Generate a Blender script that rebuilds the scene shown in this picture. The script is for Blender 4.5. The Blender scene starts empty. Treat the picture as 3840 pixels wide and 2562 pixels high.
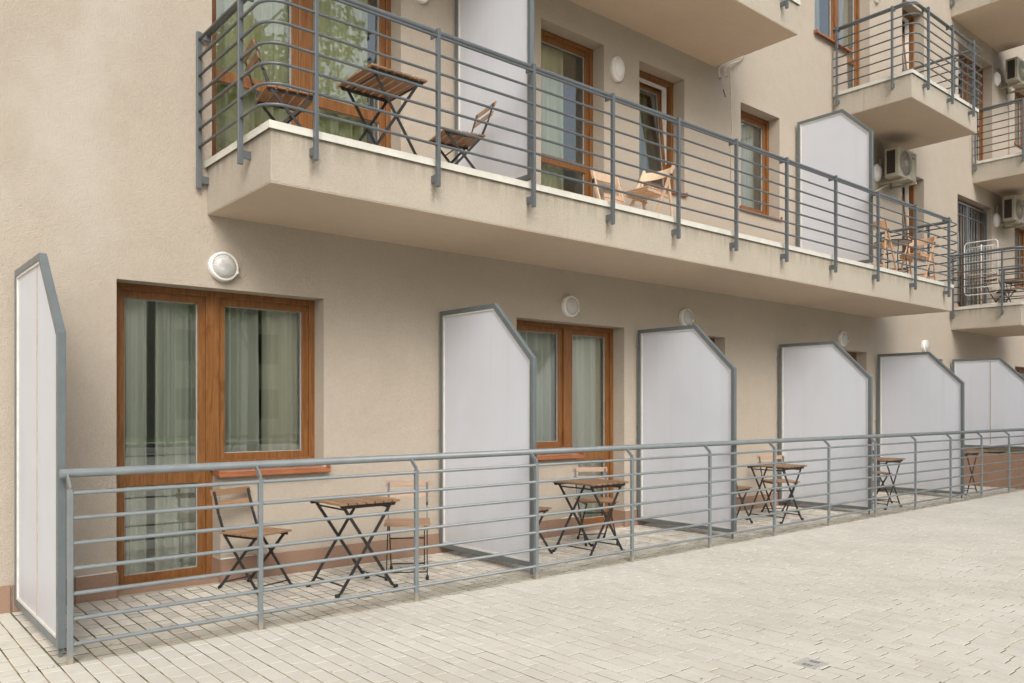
import bpy, math, random
from mathutils import Vector, Matrix
random.seed(7)
S = bpy.context.scene
COL = S.collection
rad = math.radians
# ------------------------------------------------------------------ camera
cd = bpy.data.cameras.new('camera'); cam = bpy.data.objects.new('camera', cd); COL.objects.link(cam)
cd.sensor_width = 36; cd.lens = 28.478; cd.shift_y = 0.066; cd.clip_end = 400; cd.clip_start = 0.05
cam.location = (0, 0, 1.44); cam.rotation_euler = (rad(90), 0, rad(-40.26))
S.camera = cam
# ------------------------------------------------------------------ sky and sun
SUN_EL, SUN_DIR = 40.0, Vector((-0.46, -0.85))       # to the sun, seen from above
W = bpy.data.worlds.new('World'); S.world = W; W.use_nodes = True
wn = W.node_tree; wn.nodes.clear()
wo = wn.nodes.new('ShaderNodeOutputWorld'); wb = wn.nodes.new('ShaderNodeBackground')
sk = wn.nodes.new('ShaderNodeTexSky'); sk.sky_type = 'NISHITA'; sk.sun_disc = False
sk.sun_elevation = rad(SUN_EL); sk.sun_rotation = math.atan2(SUN_DIR.x, SUN_DIR.y)
sk.dust_density = 4.0; sk.air_density = 1.0; sk.ozone_density = 1.0
hs = wn.nodes.new('ShaderNodeHueSaturation'); hs.inputs['Saturation'].default_value = 0.50
wn.links.new(sk.outputs[0], hs.inputs['Color']); wn.links.new(hs.outputs[0], wb.inputs[0])
wb.inputs[1].default_value = 0.128
wn.links.new(wb.outputs[0], wo.inputs[0])
ld = bpy.data.lights.new('sun', 'SUN'); ld.energy = 1.12; ld.angle = rad(32); ld.color = (1.0, 0.975, 0.94)
lo = bpy.data.objects.new('sun', ld); COL.objects.link(lo)
d = SUN_DIR.normalized() * math.cos(rad(SUN_EL)); tosun = Vector((d.x, d.y, math.sin(rad(SUN_EL))))
lo.rotation_euler = (-tosun).to_track_quat('-Z', 'Y').to_euler(); lo.location = (-10, -10, 20)
S.view_settings.view_transform = 'Standard'; S.view_settings.look = 'None'
S.view_settings.gamma = 1; S.view_settings.use_curve_mapping = False
S.view_settings.exposure = 0.66
S.cycles.max_bounces = 8; S.cycles.transparent_max_bounces = 16

# ------------------------------------------------------------------ mesh helper
class MB:
    def __init__(s): s.v = []; s.f = []; s.sm = []
    def add(s, vs, fs, smooth=False):
        o = len(s.v); s.v += [Vector(p) for p in vs]
        for f in fs: s.f.append([i + o for i in f]); s.sm.append(smooth)
        return s
    def box(s, x0, x1, y0, y1, z0, z1):
        return s.add([(x0,y0,z0),(x1,y0,z0),(x1,y1,z0),(x0,y1,z0),(x0,y0,z1),(x1,y0,z1),(x1,y1,z1),(x0,y1,z1)],
                     [(0,3,2,1),(4,5,6,7),(0,1,5,4),(1,2,6,5),(2,3,7,6),(3,0,4,7)])
    def beam(s, a, b, w, h, side=(0,1,0)):      # w along 'side', h across
        a = Vector(a); b = Vector(b); t = (b - a).normalized(); u = Vector(side); u = (u - t*u.dot(t)).normalized(); n = t.cross(u)
        vs = [p + u*i*w/2 + n*j*h/2 for p in (a, b) for i, j in ((-1,-1),(1,-1),(1,1),(-1,1))]
        return s.add(vs, [(0,1,2,3),(7,6,5,4),(0,4,5,1),(1,5,6,2),(2,6,7,3),(3,7,4,0)])
    def tube(s, pts, r, n=8, cap=True):
        pts = [Vector(p) for p in pts]; rings = []; o = len(s.v); u = None
        for i, p in enumerate(pts):
            t = ((pts[min(i+1, len(pts)-1)] - p).normalized() + (p - pts[max(i-1, 0)]).normalized())
            t = t.normalized() if t.length > 1e-6 else Vector((0,0,1))
            if u is None: u = t.orthogonal().normalized()
            u = (u - t*u.dot(t)).normalized(); w = t.cross(u)
            k = 1.0
            if 0 < i < len(pts)-1:
                c = t.dot((pts[i+1]-p).normalized()); k = 1/max(c, .5)
            rr = r[i] if isinstance(r, (list, tuple)) else r
            for j in range(n):
                a = 2*math.pi*j/n; s.v.append(p + (u*math.cos(a) + w*math.sin(a))*rr*k)
        for i in range(len(pts)-1):
            for j in range(n):
                a = o+i*n+j; b = o+i*n+(j+1) % n; s.f.append([a, b, b+n, a+n]); s.sm.append(True)
        if cap:
            s.f.append([o+j for j in range(n)][::-1]); s.sm.append(False)
            s.f.append([o+(len(pts)-1)*n+j for j in range(n)]); s.sm.append(False)
        return s
    def prism(s, poly, axis, a, b):             # poly in the two other axes, extruded on axis from a to b
        n = len(poly)
        def P(q, t): return {'x': (t, q[0], q[1]), 'y': (q[0], t, q[1]), 'z': (q[0], q[1], t)}[axis]
        fs = [list(range(n)), list(range(2*n-1, n-1, -1))] + [(i, i+n, (i+1) % n+n, (i+1) % n) for i in range(n)]
        return s.add([P(q, a) for q in poly] + [P(q, b) for q in poly], fs)
    def lathe(s, prof, c, axis='y', n=32, sx=1, sz=1):   # prof: (radius, depth towards -Y)
        o = len(s.v)
        for r, dpt in prof:
            for j in range(n):
                a = 2*math.pi*j/n; s.v.append(Vector((c[0]+r*math.cos(a)*sx, c[1]-dpt, c[2]+r*math.sin(a)*sz)))
        for i in range(len(prof)-1):
            for j in range(n):
                a = o+i*n+j; b = o+i*n+(j+1) % n; s.f.append([a, b, b+n, a+n]); s.sm.append(True)
        return s
    def ring(s, outer, inner, axis, a, b):      # frame between two polygons of the same length
        n = len(outer)
        def P(q, t): return {'x': (t, q[0], q[1]), 'y': (q[0], t, q[1]), 'z': (q[0], q[1], t)}[axis]
        vs = [P(q, a) for q in outer] + [P(q, a) for q in inner] + [P(q, b) for q in outer] + [P(q, b) for q in inner]
        fs = []
        for i in range(n):
            k = (i+1) % n
            fs += [(i, k, n+k, n+i), (2*n+i, 3*n+i, 3*n+k, 2*n+k), (i, 2*n+i, 2*n+k, k), (n+i, n+k, 3*n+k, 3*n+i)]
        return s.add(vs, fs)

def rect(x0, x1, z0, z1): return [(x0,z0),(x1,z0),(x1,z1),(x0,z1)]
def inset(r, d): x0, z0 = r[0]; x1, z1 = r[2]; return rect(x0+d, x1-d, z0+d, z1-d)

def wmat(o):
    m = Matrix.LocRotScale(o.location, o.rotation_euler, o.scale)
    return wmat(o.parent) @ m if o.parent else m
def build(name, mb, mat, parent=None, world=True, bevel=0, **props):
    me = bpy.data.meshes.new(name); vs = mb.v
    if parent is not None and world:
        inv = wmat(parent).inverted(); vs = [inv @ v for v in vs]
    me.from_pydata([tuple(v) for v in vs], [], mb.f); me.update()
    me.polygons.foreach_set('use_smooth', mb.sm)
    me.materials.append(mat)
    o = bpy.data.objects.new(name, me); COL.objects.link(o)
    if parent is not None: o.parent = parent
    if bevel:
        m = o.modifiers.new('bevel', 'BEVEL'); m.width = bevel; m.segments = 2; m.limit_method = 'ANGLE'; m.angle_limit = rad(50)
    for k, v in props.items(): o[k] = v
    return o
def fixnormals(o):
    import bmesh
    bm = bmesh.new(); bm.from_mesh(o.data); bmesh.ops.recalc_face_normals(bm, faces=bm.faces); bm.to_mesh(o.data); bm.free(); return o
def thing(name, label, cat, loc=(0,0,0), rz=0, group=None, kind=None):
    o = bpy.data.objects.new(name, None); COL.objects.link(o); o.empty_display_size = .1
    o.location = loc; o.rotation_euler = (0, 0, rz); o['label'] = label; o['category'] = cat
    if group: o['group'] = group
    if kind: o['kind'] = kind
    return o
def copy_tree(o, parent=None):
    c = o.copy(); COL.objects.link(c); c.parent = parent
    for ch in list(o.children): copy_tree(ch, c)
    return c
def dup(root, loc, rz, label):
    r = copy_tree(root); r.location = loc; r.rotation_euler = (0, 0, rz); r['label'] = label; return r

# ------------------------------------------------------------------ materials
def newmat(name):
    m = bpy.data.materials.new(name); m.use_nodes = True; nt = m.node_tree
    return m, nt, nt.nodes['Principled BSDF']
def N(nt, typ, **kw):
    n = nt.nodes.new(typ)
    for k, v in kw.items():
        if hasattr(n, k): setattr(n, k, v)
        else: n.inputs[k].default_value = v
    return n
def L(nt, a, b): nt.links.new(a, b)
def noise(nt, vec, scale, detail=4, rough=.55, dist=0):
    n = nt.nodes.new('ShaderNodeTexNoise'); n.inputs['Scale'].default_value = scale; n.inputs['Detail'].default_value = detail
    n.inputs['Roughness'].default_value = rough; n.inputs['Distortion'].default_value = dist; L(nt, vec, n.inputs['Vector']); return n.outputs['Fac']
def ramp(nt, fac, stops):
    r = nt.nodes.new('ShaderNodeValToRGB'); e = r.color_ramp.elements
    while len(e) < len(stops): e.new(.5)
    for i, (p, c) in enumerate(stops): e[i].position = p; e[i].color = (*c, 1) if len(c) == 3 else c
    L(nt, fac, r.inputs[0]); return r.outputs[0]
def mix(nt, fac, a, b, mode='MIX'):
    n = nt.nodes.new('ShaderNodeMix'); n.data_type = 'RGBA'; n.blend_type = mode
    for sock, v in ((n.inputs[0], fac), (n.inputs[6], a), (n.inputs[7], b)):
        if hasattr(v, 'is_linked') or hasattr(v, 'links'): L(nt, v, sock)
        elif isinstance(v, tuple): sock.default_value = (*v, 1) if len(v) == 3 else v
        else: sock.default_value = v
    return n.outputs[2]
def mapping(nt, vec, scale=(1,1,1), rot=(0,0,0), loc=(0,0,0)):
    n = nt.nodes.new('ShaderNodeMapping'); n.inputs['Scale'].default_value = scale; n.inputs['Rotation'].default_value = rot
    n.inputs['Location'].default_value = loc; L(nt, vec, n.inputs['Vector']); return n.outputs[0]
def mathn(nt, op, a, b=0.0, c=0.0):
    n = nt.nodes.new('ShaderNodeMath'); n.operation = op
    for i, v in enumerate((a, b, c)):
        if hasattr(v, 'links'): L(nt, v, n.inputs[i])
        else: n.inputs[i].default_value = v
    return n.outputs[0]
def bump(nt, h, strength, dist=.01):
    b = nt.nodes.new('ShaderNodeBump'); b.inputs['Strength'].default_value = strength; b.inputs['Distance'].default_value = dist
    L(nt, h, b.inputs['Height']); return b.outputs[0]
def pos(nt): return nt.nodes.new('ShaderNodeNewGeometry').outputs['Position']
def objc(nt): return nt.nodes.new('ShaderNodeTexCoord').outputs['Object']
def sstep(nt, v, lo, hi):
    n = nt.nodes.new('ShaderNodeMapRange'); n.interpolation_type = 'SMOOTHSTEP'
    n.inputs['From Min'].default_value = lo; n.inputs['From Max'].default_value = hi; L(nt, v, n.inputs['Value']); return n.outputs[0]

def plaster(name, c1, c2, fine=0.5, patch=False, streak=False, soot=()):
    m, nt, p = newmat(name); P = pos(nt)
    big = noise(nt, P, .9, 5, .6); med = noise(nt, P, 6, 4)
    col = mix(nt, ramp(nt, big, [(.35, (0,0,0)), (.7, (1,1,1))]), c1, c2)
    g = noise(nt, P, 170, 3, .7); col = mix(nt, .30, col, ramp(nt, g, [(.3, (.35,.35,.35)), (.5, (.5,.5,.5)), (.72, (.62,.62,.62))]), 'OVERLAY')
    col = mix(nt, .13, col, ramp(nt, med, [(.3, (.42,.42,.42)), (.7, (.58,.58,.58))]), 'OVERLAY')
    g2 = noise(nt, P, 42, 4, .75); col = mix(nt, .20, col, ramp(nt, g2, [(.28, (.36,.36,.36)), (.5, (.5,.5,.5)), (.74, (.62,.62,.62))]), 'OVERLAY')
    sep = N(nt, 'ShaderNodeSeparateXYZ'); L(nt, P, sep.inputs[0])
    if patch:   # pale repainted / bleached patches on the left part of the facade
        w = noise(nt, mapping(nt, P, (1, 1, .8)), 1.6, 3, .6)
        ax = mathn(nt, 'ABSOLUTE', mathn(nt, 'SUBTRACT', sep.outputs[0], mathn(nt, 'MULTIPLY_ADD', sep.outputs[2], .12, 1.02)))
        ax = mathn(nt, 'ADD', ax, mathn(nt, 'MULTIPLY', mathn(nt, 'SUBTRACT', w, .5), 1.3))
        k = mathn(nt, 'SUBTRACT', 1.0, sstep(nt, ax, .0, .42))
        zz = mathn(nt, 'MULTIPLY', sstep(nt, sep.outputs[2], 2.0, 3.0), mathn(nt, 'SUBTRACT', 1.0, sstep(nt, sep.outputs[2], 4.6, 6.2)))
        col = mix(nt, mathn(nt, 'MULTIPLY', mathn(nt, 'MULTIPLY', k, zz), .28), col, (.58, .56, .51))
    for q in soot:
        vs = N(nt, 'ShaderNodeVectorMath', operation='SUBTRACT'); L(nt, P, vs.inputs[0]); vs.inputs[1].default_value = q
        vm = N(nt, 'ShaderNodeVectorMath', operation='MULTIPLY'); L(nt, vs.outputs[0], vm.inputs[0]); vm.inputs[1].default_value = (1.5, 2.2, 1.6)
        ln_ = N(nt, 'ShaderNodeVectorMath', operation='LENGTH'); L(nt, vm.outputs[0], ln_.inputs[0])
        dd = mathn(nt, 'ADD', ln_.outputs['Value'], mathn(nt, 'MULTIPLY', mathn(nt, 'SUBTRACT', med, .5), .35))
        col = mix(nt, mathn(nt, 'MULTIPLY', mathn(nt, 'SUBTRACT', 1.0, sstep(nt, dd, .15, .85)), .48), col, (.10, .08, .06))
    if streak:  # run-off dirt below the sheet-metal edge
        n1 = noise(nt, mapping(nt, P, (14, 14, .5)), 1, 4, .65)
        zl = mathn(nt, 'FRACT', mathn(nt, 'DIVIDE', mathn(nt, 'SUBTRACT', sep.outputs[2], .30), 3.13))
        k = sstep(nt, zl, .93, 1.0)
        k2 = mathn(nt, 'MULTIPLY', k, sstep(nt, n1, .35, .62))
        col = mix(nt, mathn(nt, 'MULTIPLY', k2, .42), col, (.20, .17, .13))
        k3 = mathn(nt, 'MULTIPLY', sstep(nt, noise(nt, mapping(nt, P, (9, 9, .25)), 1, 3, .6), .60, .78), .26)
        col = mix(nt, k3, col, (.24, .19, .14))
        n4 = noise(nt, P, 26, 4, .7)             # rusty drips below every post foot of the long balcony
        for xi in (2.69,3.76,4.79,5.82,6.83,7.87,8.92,10.1,11.28,12.47,13.68):
            a_ = mathn(nt, 'ADD', mathn(nt, 'ABSOLUTE', mathn(nt, 'SUBTRACT', sep.outputs[0], xi+.012)), mathn(nt, 'MULTIPLY', mathn(nt, 'SUBTRACT', n4, .5), .05))
            kx = mathn(nt, 'SUBTRACT', 1.0, sstep(nt, a_, .0, .032))
            kz = mathn(nt, 'MULTIPLY', sstep(nt, sep.outputs[2], 3.05, 3.22), mathn(nt, 'SUBTRACT', 1.0, sstep(nt, sep.outputs[2], 3.285, 3.33)))
            col = mix(nt, mathn(nt, 'MULTIPLY', mathn(nt, 'MULTIPLY', kx, kz), .6), col, (.17, .125, .08))
    L(nt, col, p.inputs['Base Color']); p.inputs['Roughness'].default_value = .92; p.inputs['Specular IOR Level'].default_value = .25
    v = N(nt, 'ShaderNodeTexVoronoi', **{'Scale': 140.0}); L(nt, P, v.inputs['Vector'])
    h = mathn(nt, 'ADD', mathn(nt, 'MULTIPLY_ADD', g, .8, mathn(nt, 'MULTIPLY', g2, 1.2)), mathn(nt, 'MULTIPLY', v.outputs['Distance'], .7))
    L(nt, bump(nt, h, fine, .006), p.inputs['Normal'])
    return m
M = {}
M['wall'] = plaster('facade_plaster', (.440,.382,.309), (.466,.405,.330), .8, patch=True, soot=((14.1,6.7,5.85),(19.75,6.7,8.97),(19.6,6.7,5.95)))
M['slab'] = plaster('balcony_plaster', (.455,.405,.328), (.500,.447,.365), 1.0, streak=True)
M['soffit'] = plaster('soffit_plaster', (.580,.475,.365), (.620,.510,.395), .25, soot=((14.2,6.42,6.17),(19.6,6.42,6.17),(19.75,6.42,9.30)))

def granular(name, c1, c2, scale=260, rough=.8, b=.3, wear=None):
    m, nt, p = newmat(name); P = pos(nt)
    g = noise(nt, P, scale, 3, .75); k = noise(nt, P, 3, 4)
    col = mix(nt, ramp(nt, g, [(.36, (0,0,0)), (.62, (1,1,1))]), c1, c2)
    col = mix(nt, .3, col, ramp(nt, k, [(.3, (.38,.38,.38)), (.7, (.6,.6,.6))]), 'OVERLAY')
    if wear: col = mix(nt, mathn(nt, 'MULTIPLY', sstep(nt, noise(nt, P, 11, 6, .7), .55, .75), .5), col, wear)
    L(nt, col, p.inputs['Base Color']); p.inputs['Roughness'].default_value = rough; L(nt, bump(nt, g, b, .003), p.inputs['Normal']); return m
M['plinth'] = granular('plinth_stone', (.215,.130,.085), (.340,.220,.155), 300, .75)
M['retaining'] = granular('retaining_render', (.29,.18,.12), (.35,.22,.15), 200, .9, .4, wear=(.26,.15,.095))
M['soil'] = granular('soil', (.07,.045,.025), (.22,.16,.09), 40, 1, 1)
M['skirt'] = granular('skirting_tile', (.60,.40,.27), (.66,.45,.31), 300, .6)
M['floor_tile'] = granular('balcony_floor_tile', (.50,.36,.26), (.56,.41,.30), 200, .6)

def simple(name, col, rough=.5, metal=0, var=.06, spec=.5, scale=12, dirt=None, obj=False):
    m, nt, p = newmat(name); P = objc(nt) if obj else pos(nt)
    k = noise(nt, P, scale, 5, .6)
    lo = tuple(c*(1-var*2) for c in col); hi = tuple(min(1, c*(1+var*2)) for c in col)
    c = mix(nt, ramp(nt, k, [(.3, (0,0,0)), (.7, (1,1,1))]), lo, hi)
    if dirt: c = mix(nt, mathn(nt, 'MULTIPLY', sstep(nt, noise(nt, P, scale*2.3, 7, .72), .56, .74), .7), c, dirt)
    L(nt, c, p.inputs['Base Color']); p.inputs['Roughness'].default_value = rough; p.inputs['Metallic'].default_value = metal
    p.inputs['Specular IOR Level'].default_value = spec
    L(nt, ramp(nt, noise(nt, P, scale*3, 3), [(.2, (rough*.8,)*3), (.8, (min(1, rough*1.25),)*3)]), p.inputs['Roughness'])
    return m
M['steel'] = simple('grey_painted_steel', (.100,.112,.118), .33, .0, .05, .6, 9)
M['steel_low'] = simple('pale_grey_painted_steel', (.175,.196,.200), .36, .0, .05, .6, 9)
# the railing posts carry dried mud at the foot
nt = M['steel_low'].node_tree; p = nt.nodes['Principled BSDF']; P = pos(nt); sep = N(nt, 'ShaderNodeSeparateXYZ'); L(nt, P, sep.inputs[0])
src = p.inputs['Base Color'].links[0].from_socket
k = mathn(nt, 'SUBTRACT', 1.0, sstep(nt, mathn(nt, 'ADD', sep.outputs[2], mathn(nt, 'MULTIPLY', noise(nt, P, 60, 5), .06)), .03, .11))
L(nt, mix(nt, mathn(nt, 'MULTIPLY', k, .75), src, (.36,.29,.20)), p.inputs['Base Color'])
M['screen_frame'] = simple('screen_frame_paint', (.120,.140,.146), .38, .0, .05, .6, 8)
M['bead'] = simple('pale_glazing_bead', (.62,.60,.55), .5, 0, .05)
M['seamp'] = simple('brown_seam_profile', (.42,.35,.28), .6)
M['seal'] = simple('grey_gasket', (.33,.33,.31), .5)
M['flash'] = simple('white_sheet_metal', (.63,.62,.55), .35, 0, .04, .5, 5, dirt=(.42,.38,.28))
M['white'] = simple('white_plastic', (.78,.77,.73), .35, 0, .03, .5, 10)
M['rackwhite'] = simple('white_coated_wire', (.66,.65,.61), .3, 0, .02)
M['ac'] = simple('aged_beige_plastic', (.37,.34,.26), .5, 0, .05, .4, 14, dirt=(.27,.24,.17))
M['fins'] = simple('dark_fins', (.030,.024,.018), .6)
M['black'] = simple('black_metal', (.030,.027,.026), .42, .0, .1, .5, 20)
M['rubber'] = simple('black_rubber', (.02,.02,.02), .7)
M['terra'] = simple('terracotta_sill', (.290,.100,.044), .35, 0, .08, .5, 7)
M['pipe'] = simple('white_pipe_wrap', (.62,.57,.48), .8, 0, .08, .3, 30, dirt=(.3,.24,.16))
M['conc'] = simple('grey_concrete', (.26,.26,.25), .9, 0, .1, .2, 3, dirt=(.16,.16,.14))
M['oldwall'] = simple('old_render', (.74,.60,.52), .95, 0, .2, .2, 1.2, dirt=(.16,.13,.10))
M['band'] = simple('beige_panel', (.46,.41,.33), .8, 0, .05, .2, 2)
M['room'] = simple('room_wall', (.48,.44,.37), .9)
M['galv'] = simple('galvanised_cover', (.46,.45,.41), .55, .1, .1, .5, 40, dirt=(.2,.18,.14))
M['slot'] = simple('dark_slot', (.015,.013,.011), .9)
M['basket'] = simple('pale_basket', (.60,.54,.42), .8, 0, .1)

def woodmat(name, c1, c2, axis, obj=True, scale=1.0, rough=.45, knots=True):
    m, nt, p = newmat(name); P = objc(nt) if obj else pos(nt)
    oi = N(nt, 'ShaderNodeObjectInfo'); off = N(nt, 'ShaderNodeVectorMath', operation='SCALE'); 
    comb = N(nt, 'ShaderNodeCombineXYZ'); L(nt, oi.outputs['Random'], comb.inputs[0]); L(nt, oi.outputs['Random'], comb.inputs[1]); L(nt, oi.outputs['Random'], comb.inputs[2])
    L(nt, comb.outputs[0], off.inputs[0]); off.inputs['Scale'].default_value = 9.0
    ad = N(nt, 'ShaderNodeVectorMath', operation='ADD'); L(nt, P, ad.inputs[0]); L(nt, off.outputs[0], ad.inputs[1])
    sc = {'x': (2,30,30), 'y': (30,2,30), 'z': (30,30,2)}[axis]
    v = mapping(nt, ad.outputs[0], tuple(q*scale for q in sc))
    a = noise(nt, v, 1.6, 6, .65, 1.2); b = noise(nt, v, 7, 4, .7)
    col = mix(nt, ramp(nt, a, [(.34, (0,0,0)), (.66, (1,1,1))]), c1, c2)
    col = mix(nt, .35, col, ramp(nt, b, [(.35, (.3,.3,.3)), (.6, (.55,.55,.55))]), 'OVERLAY')
    tone = mathn(nt, 'MULTIPLY_ADD', oi.outputs['Random'], .34, .33)
    cb = N(nt, 'ShaderNodeCombineColor'); [L(nt, tone, cb.inputs[i]) for i in range(3)]
    col = mix(nt, .55, col, cb.outputs[0], 'OVERLAY')
    L(nt, col, p.inputs['Base Color']); p.inputs['Roughness'].default_value = rough
    L(nt, bump(nt, b, .12, .002), p.inputs['Normal']); return m
def pvcwood(name, axis):
    m, nt, p = newmat(name); P = pos(nt)
    v = mapping(nt, P, {'z': (26, 26, 1.7), 'x': (1.7, 26, 26)}[axis])
    a = noise(nt, v, 1.5, 7, .62, 1.5); kn = noise(nt, mapping(nt, P, {'z': (9,9,4), 'x': (4,9,9)}[axis]), 1.3, 3, .5, .6)
    col = ramp(nt, a, [(.28, (.120,.044,.013)), (.48, (.185,.078,.023)), (.60, (.235,.103,.032)), (.78, (.170,.070,.021))])
    col = mix(nt, mathn(nt, 'MULTIPLY', sstep(nt, kn, .55, .75), .55), col, (.115,.032,.008))
    L(nt, col, p.inputs['Base Color']); p.inputs['Roughness'].default_value = .34; p.inputs['Specular IOR Level'].default_value = .45
    L(nt, bump(nt, a, .05, .002), p.inputs['Normal']); return m
M['oak'] = pvcwood('golden_oak_profile', 'z')
M['acacia'] = woodmat('acacia_slat', (.240,.135,.070), (.345,.205,.115), 'y')
M['beech2'] = woodmat('honey_beech', (.56,.34,.19), (.66,.43,.27), 'z', rough=.5)
M['beech'] = woodmat('pale_beech', (.58,.41,.27), (.68,.51,.36), 'z', rough=.55)

# polycarbonate
m, nt, p = newmat('twin_wall_polycarbonate'); P = pos(nt)
sep = N(nt, 'ShaderNodeSeparateXYZ'); L(nt, P, sep.inputs[0])
w = mathn(nt, 'SINE', mathn(nt, 'MULTIPLY', sep.outputs[1], 2*math.pi/.021))
ln = noise(nt, mapping(nt, P, (60, 60, .3)), 1, 2, .5); sm = noise(nt, mapping(nt, P, (1.2,1.2,.8)), 1.3, 3, .6)
c = mix(nt, sstep(nt, w, .3, 1.0), (.760,.782,.820), (.715,.738,.778))
c = mix(nt, mathn(nt, 'MULTIPLY', sstep(nt, ln, .3, .7), .35), c, (.765,.775,.805))
c = mix(nt, mathn(nt, 'MULTIPLY', sstep(nt, sm, .45, .75), .35), c, (.64,.635,.665))
sp = noise(nt, mapping(nt, P, (7,7,3)), 1.6, 6, .7); zl = mathn(nt, 'FRACT', mathn(nt, 'DIVIDE', mathn(nt, 'SUBTRACT', sep.outputs[2], .05), 3.485))
dk = mathn(nt, 'MULTIPLY', mathn(nt, 'SUBTRACT', 1.0, sstep(nt, mathn(nt, 'ADD', zl, mathn(nt, 'MULTIPLY', sp, .12)), .03, .16)), .45)
c = mix(nt, dk, c, (.46,.42,.36))
vs_ = noise(nt, mapping(nt, P, (9, 9, .35)), 1, 4, .6); c = mix(nt, mathn(nt, 'MULTIPLY', sstep(nt, vs_, .5, .75), .30), c, (.62,.61,.62))
L(nt, c, p.inputs['Base Color']); p.inputs['Roughness'].default_value = .33; p.inputs['Specular IOR Level'].default_value = .5
L(nt, bump(nt, w, .08, .001), p.inputs['Normal'])
tr = N(nt, 'ShaderNodeBsdfTranslucent'); tr.inputs[0].default_value = (.89,.93,.99,1)
ms = N(nt, 'ShaderNodeMixShader'); ms.inputs[0].default_value = .32; L(nt, p.outputs[0], ms.inputs[1]); L(nt, tr.outputs[0], ms.inputs[2])
L(nt, ms.outputs[0], nt.nodes['Material Output'].inputs[0]); M['poly'] = m

# window glass: clear tinted sheet with a sharp reflection
m, nt, p = newmat('window_glass'); nt.nodes.remove(p)
t = N(nt, 'ShaderNodeBsdfTransparent'); t.inputs[0].default_value = (.86,.90,.86,1)
g = N(nt, 'ShaderNodeBsdfGlossy'); g.inputs['Roughness'].default_value = .004; g.inputs[0].default_value = (.92,.97,.95,1)
f = N(nt, 'ShaderNodeFresnel'); f.inputs['IOR'].default_value = 1.62
L(nt, bump(nt, noise(nt, pos(nt), 1.6, 2), .02, .02), g.inputs['Normal'])
mm = mathn(nt, 'MINIMUM', mathn(nt, 'MULTIPLY_ADD', f.outputs[0], 2.3, .075), 1.0)
ms = N(nt, 'ShaderNodeMixShader'); L(nt, mm, ms.inputs[0]); L(nt, t.outputs[0], ms.inputs[1]); L(nt, g.outputs[0], ms.inputs[2])
L(nt, ms.outputs[0], nt.nodes['Material Output'].inputs[0]); M['glass'] = m
def curtain_mat(name, col, tp):
    m, nt, p = newmat(name); p.inputs['Base Color'].default_value = (*col, 1); p.inputs['Roughness'].default_value = .9; p.inputs['Specular IOR Level'].default_value = .1
    t = N(nt, 'ShaderNodeBsdfTransparent'); a = N(nt, 'ShaderNodeMixShader'); a.inputs[0].default_value = tp
    L(nt, p.outputs[0], a.inputs[1]); L(nt, t.outputs[0], a.inputs[2]); L(nt, a.outputs[0], nt.nodes['Material Output'].inputs[0]); return m
M['sheer'] = curtain_mat('sheer_curtain', (.92,.93,.84), .16)
M['drape'] = curtain_mat('cream_curtain', (.90,.88,.64), .03)
M['cream'] = curtain_mat('ivory_curtain', (.92,.88,.76), .03)
M['green_drape'] = curtain_mat('olive_curtain', (.20,.22,.06), .04)
# lamp glass
m, nt, p = newmat('ribbed_lamp_glass'); tc = N(nt, 'ShaderNodeTexCoord'); sep = N(nt, 'ShaderNodeSeparateXYZ'); L(nt, tc.outputs['Object'], sep.inputs[0])
ang = mathn(nt, 'ARCTAN2', sep.outputs[0], sep.outputs[2]); w = mathn(nt, 'SINE', mathn(nt, 'MULTIPLY', ang, 44.0))
L(nt, mix(nt, sstep(nt, w, -1, 1), (.34,.34,.31), (.74,.74,.71)), p.inputs['Base Color']); p.inputs['Roughness'].default_value = .12
p.inputs['Coat Weight'].default_value = .6
L(nt, bump(nt, w, .5, .003), p.inputs['Normal']); M['lampglass'] = m
M['opal'] = simple('opal_lamp_cover', (.70,.68,.66), .3, 0, .02)

# paving
def paver_mat(name, c1, c2, moss, dark):
    m, nt, p = newmat(name); geo = nt.nodes.new('ShaderNodeNewGeometry'); P = geo.outputs['Position']; oi = N(nt, 'ShaderNodeObjectInfo')
    r = mathn(nt, 'FRACT', mathn(nt, 'ADD', geo.outputs['Random Per Island'], mathn(nt, 'MULTIPLY', oi.outputs['Random'], 7.31)))
    col = mix(nt, r, c1, c2)
    g = noise(nt, P, 210, 4, .75); col = mix(nt, .28, col, ramp(nt, g, [(.32, (.30,.30,.30)), (.5, (.5,.5,.5)), (.7, (.6,.6,.6))]), 'OVERLAY')
    b = noise(nt, P, 1.1, 5, .6); col = mix(nt, .34, col, ramp(nt, b, [(.3, (.36,.36,.36)), (.7, (.62,.62,.62))]), 'OVERLAY')
    st = noise(nt, P, 7, 6, .7); col = mix(nt, mathn(nt, 'MULTIPLY', sstep(nt, st, .55, .72), dark), col, (.19,.16,.125))
    if moss:
        sep = N(nt, 'ShaderNodeSeparateXYZ'); L(nt, P, sep.inputs[0])
        # damp grime along the strip beneath the railing
        n = mathn(nt, 'MULTIPLY', mathn(nt, 'SUBTRACT', noise(nt, P, 3.5, 5, .65), .5), .6)
        dy = mathn(nt, 'ADD', sep.outputs[1], n); k = mathn(nt, 'SUBTRACT', 1.0, sstep(nt, dy, 5.15, 5.62))
        col = mix(nt, mathn(nt, 'MULTIPLY', k, .55), col, (.215,.200,.150))
    L(nt, col, p.inputs['Base Color']); p.inputs['Roughness'].default_value = .88; p.inputs['Specular IOR Level'].default_value = .3
    L(nt, bump(nt, g, .35, .002), p.inputs['Normal']); return m
M['paver'] = paver_mat('pale_concrete_paver', (.520,.498,.432), (.558,.536,.468), False, .20)
M['paver_t'] = paver_mat('weathered_terrace_paver', (.475,.445,.385), (.665,.620,.545), True, .40)
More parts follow.
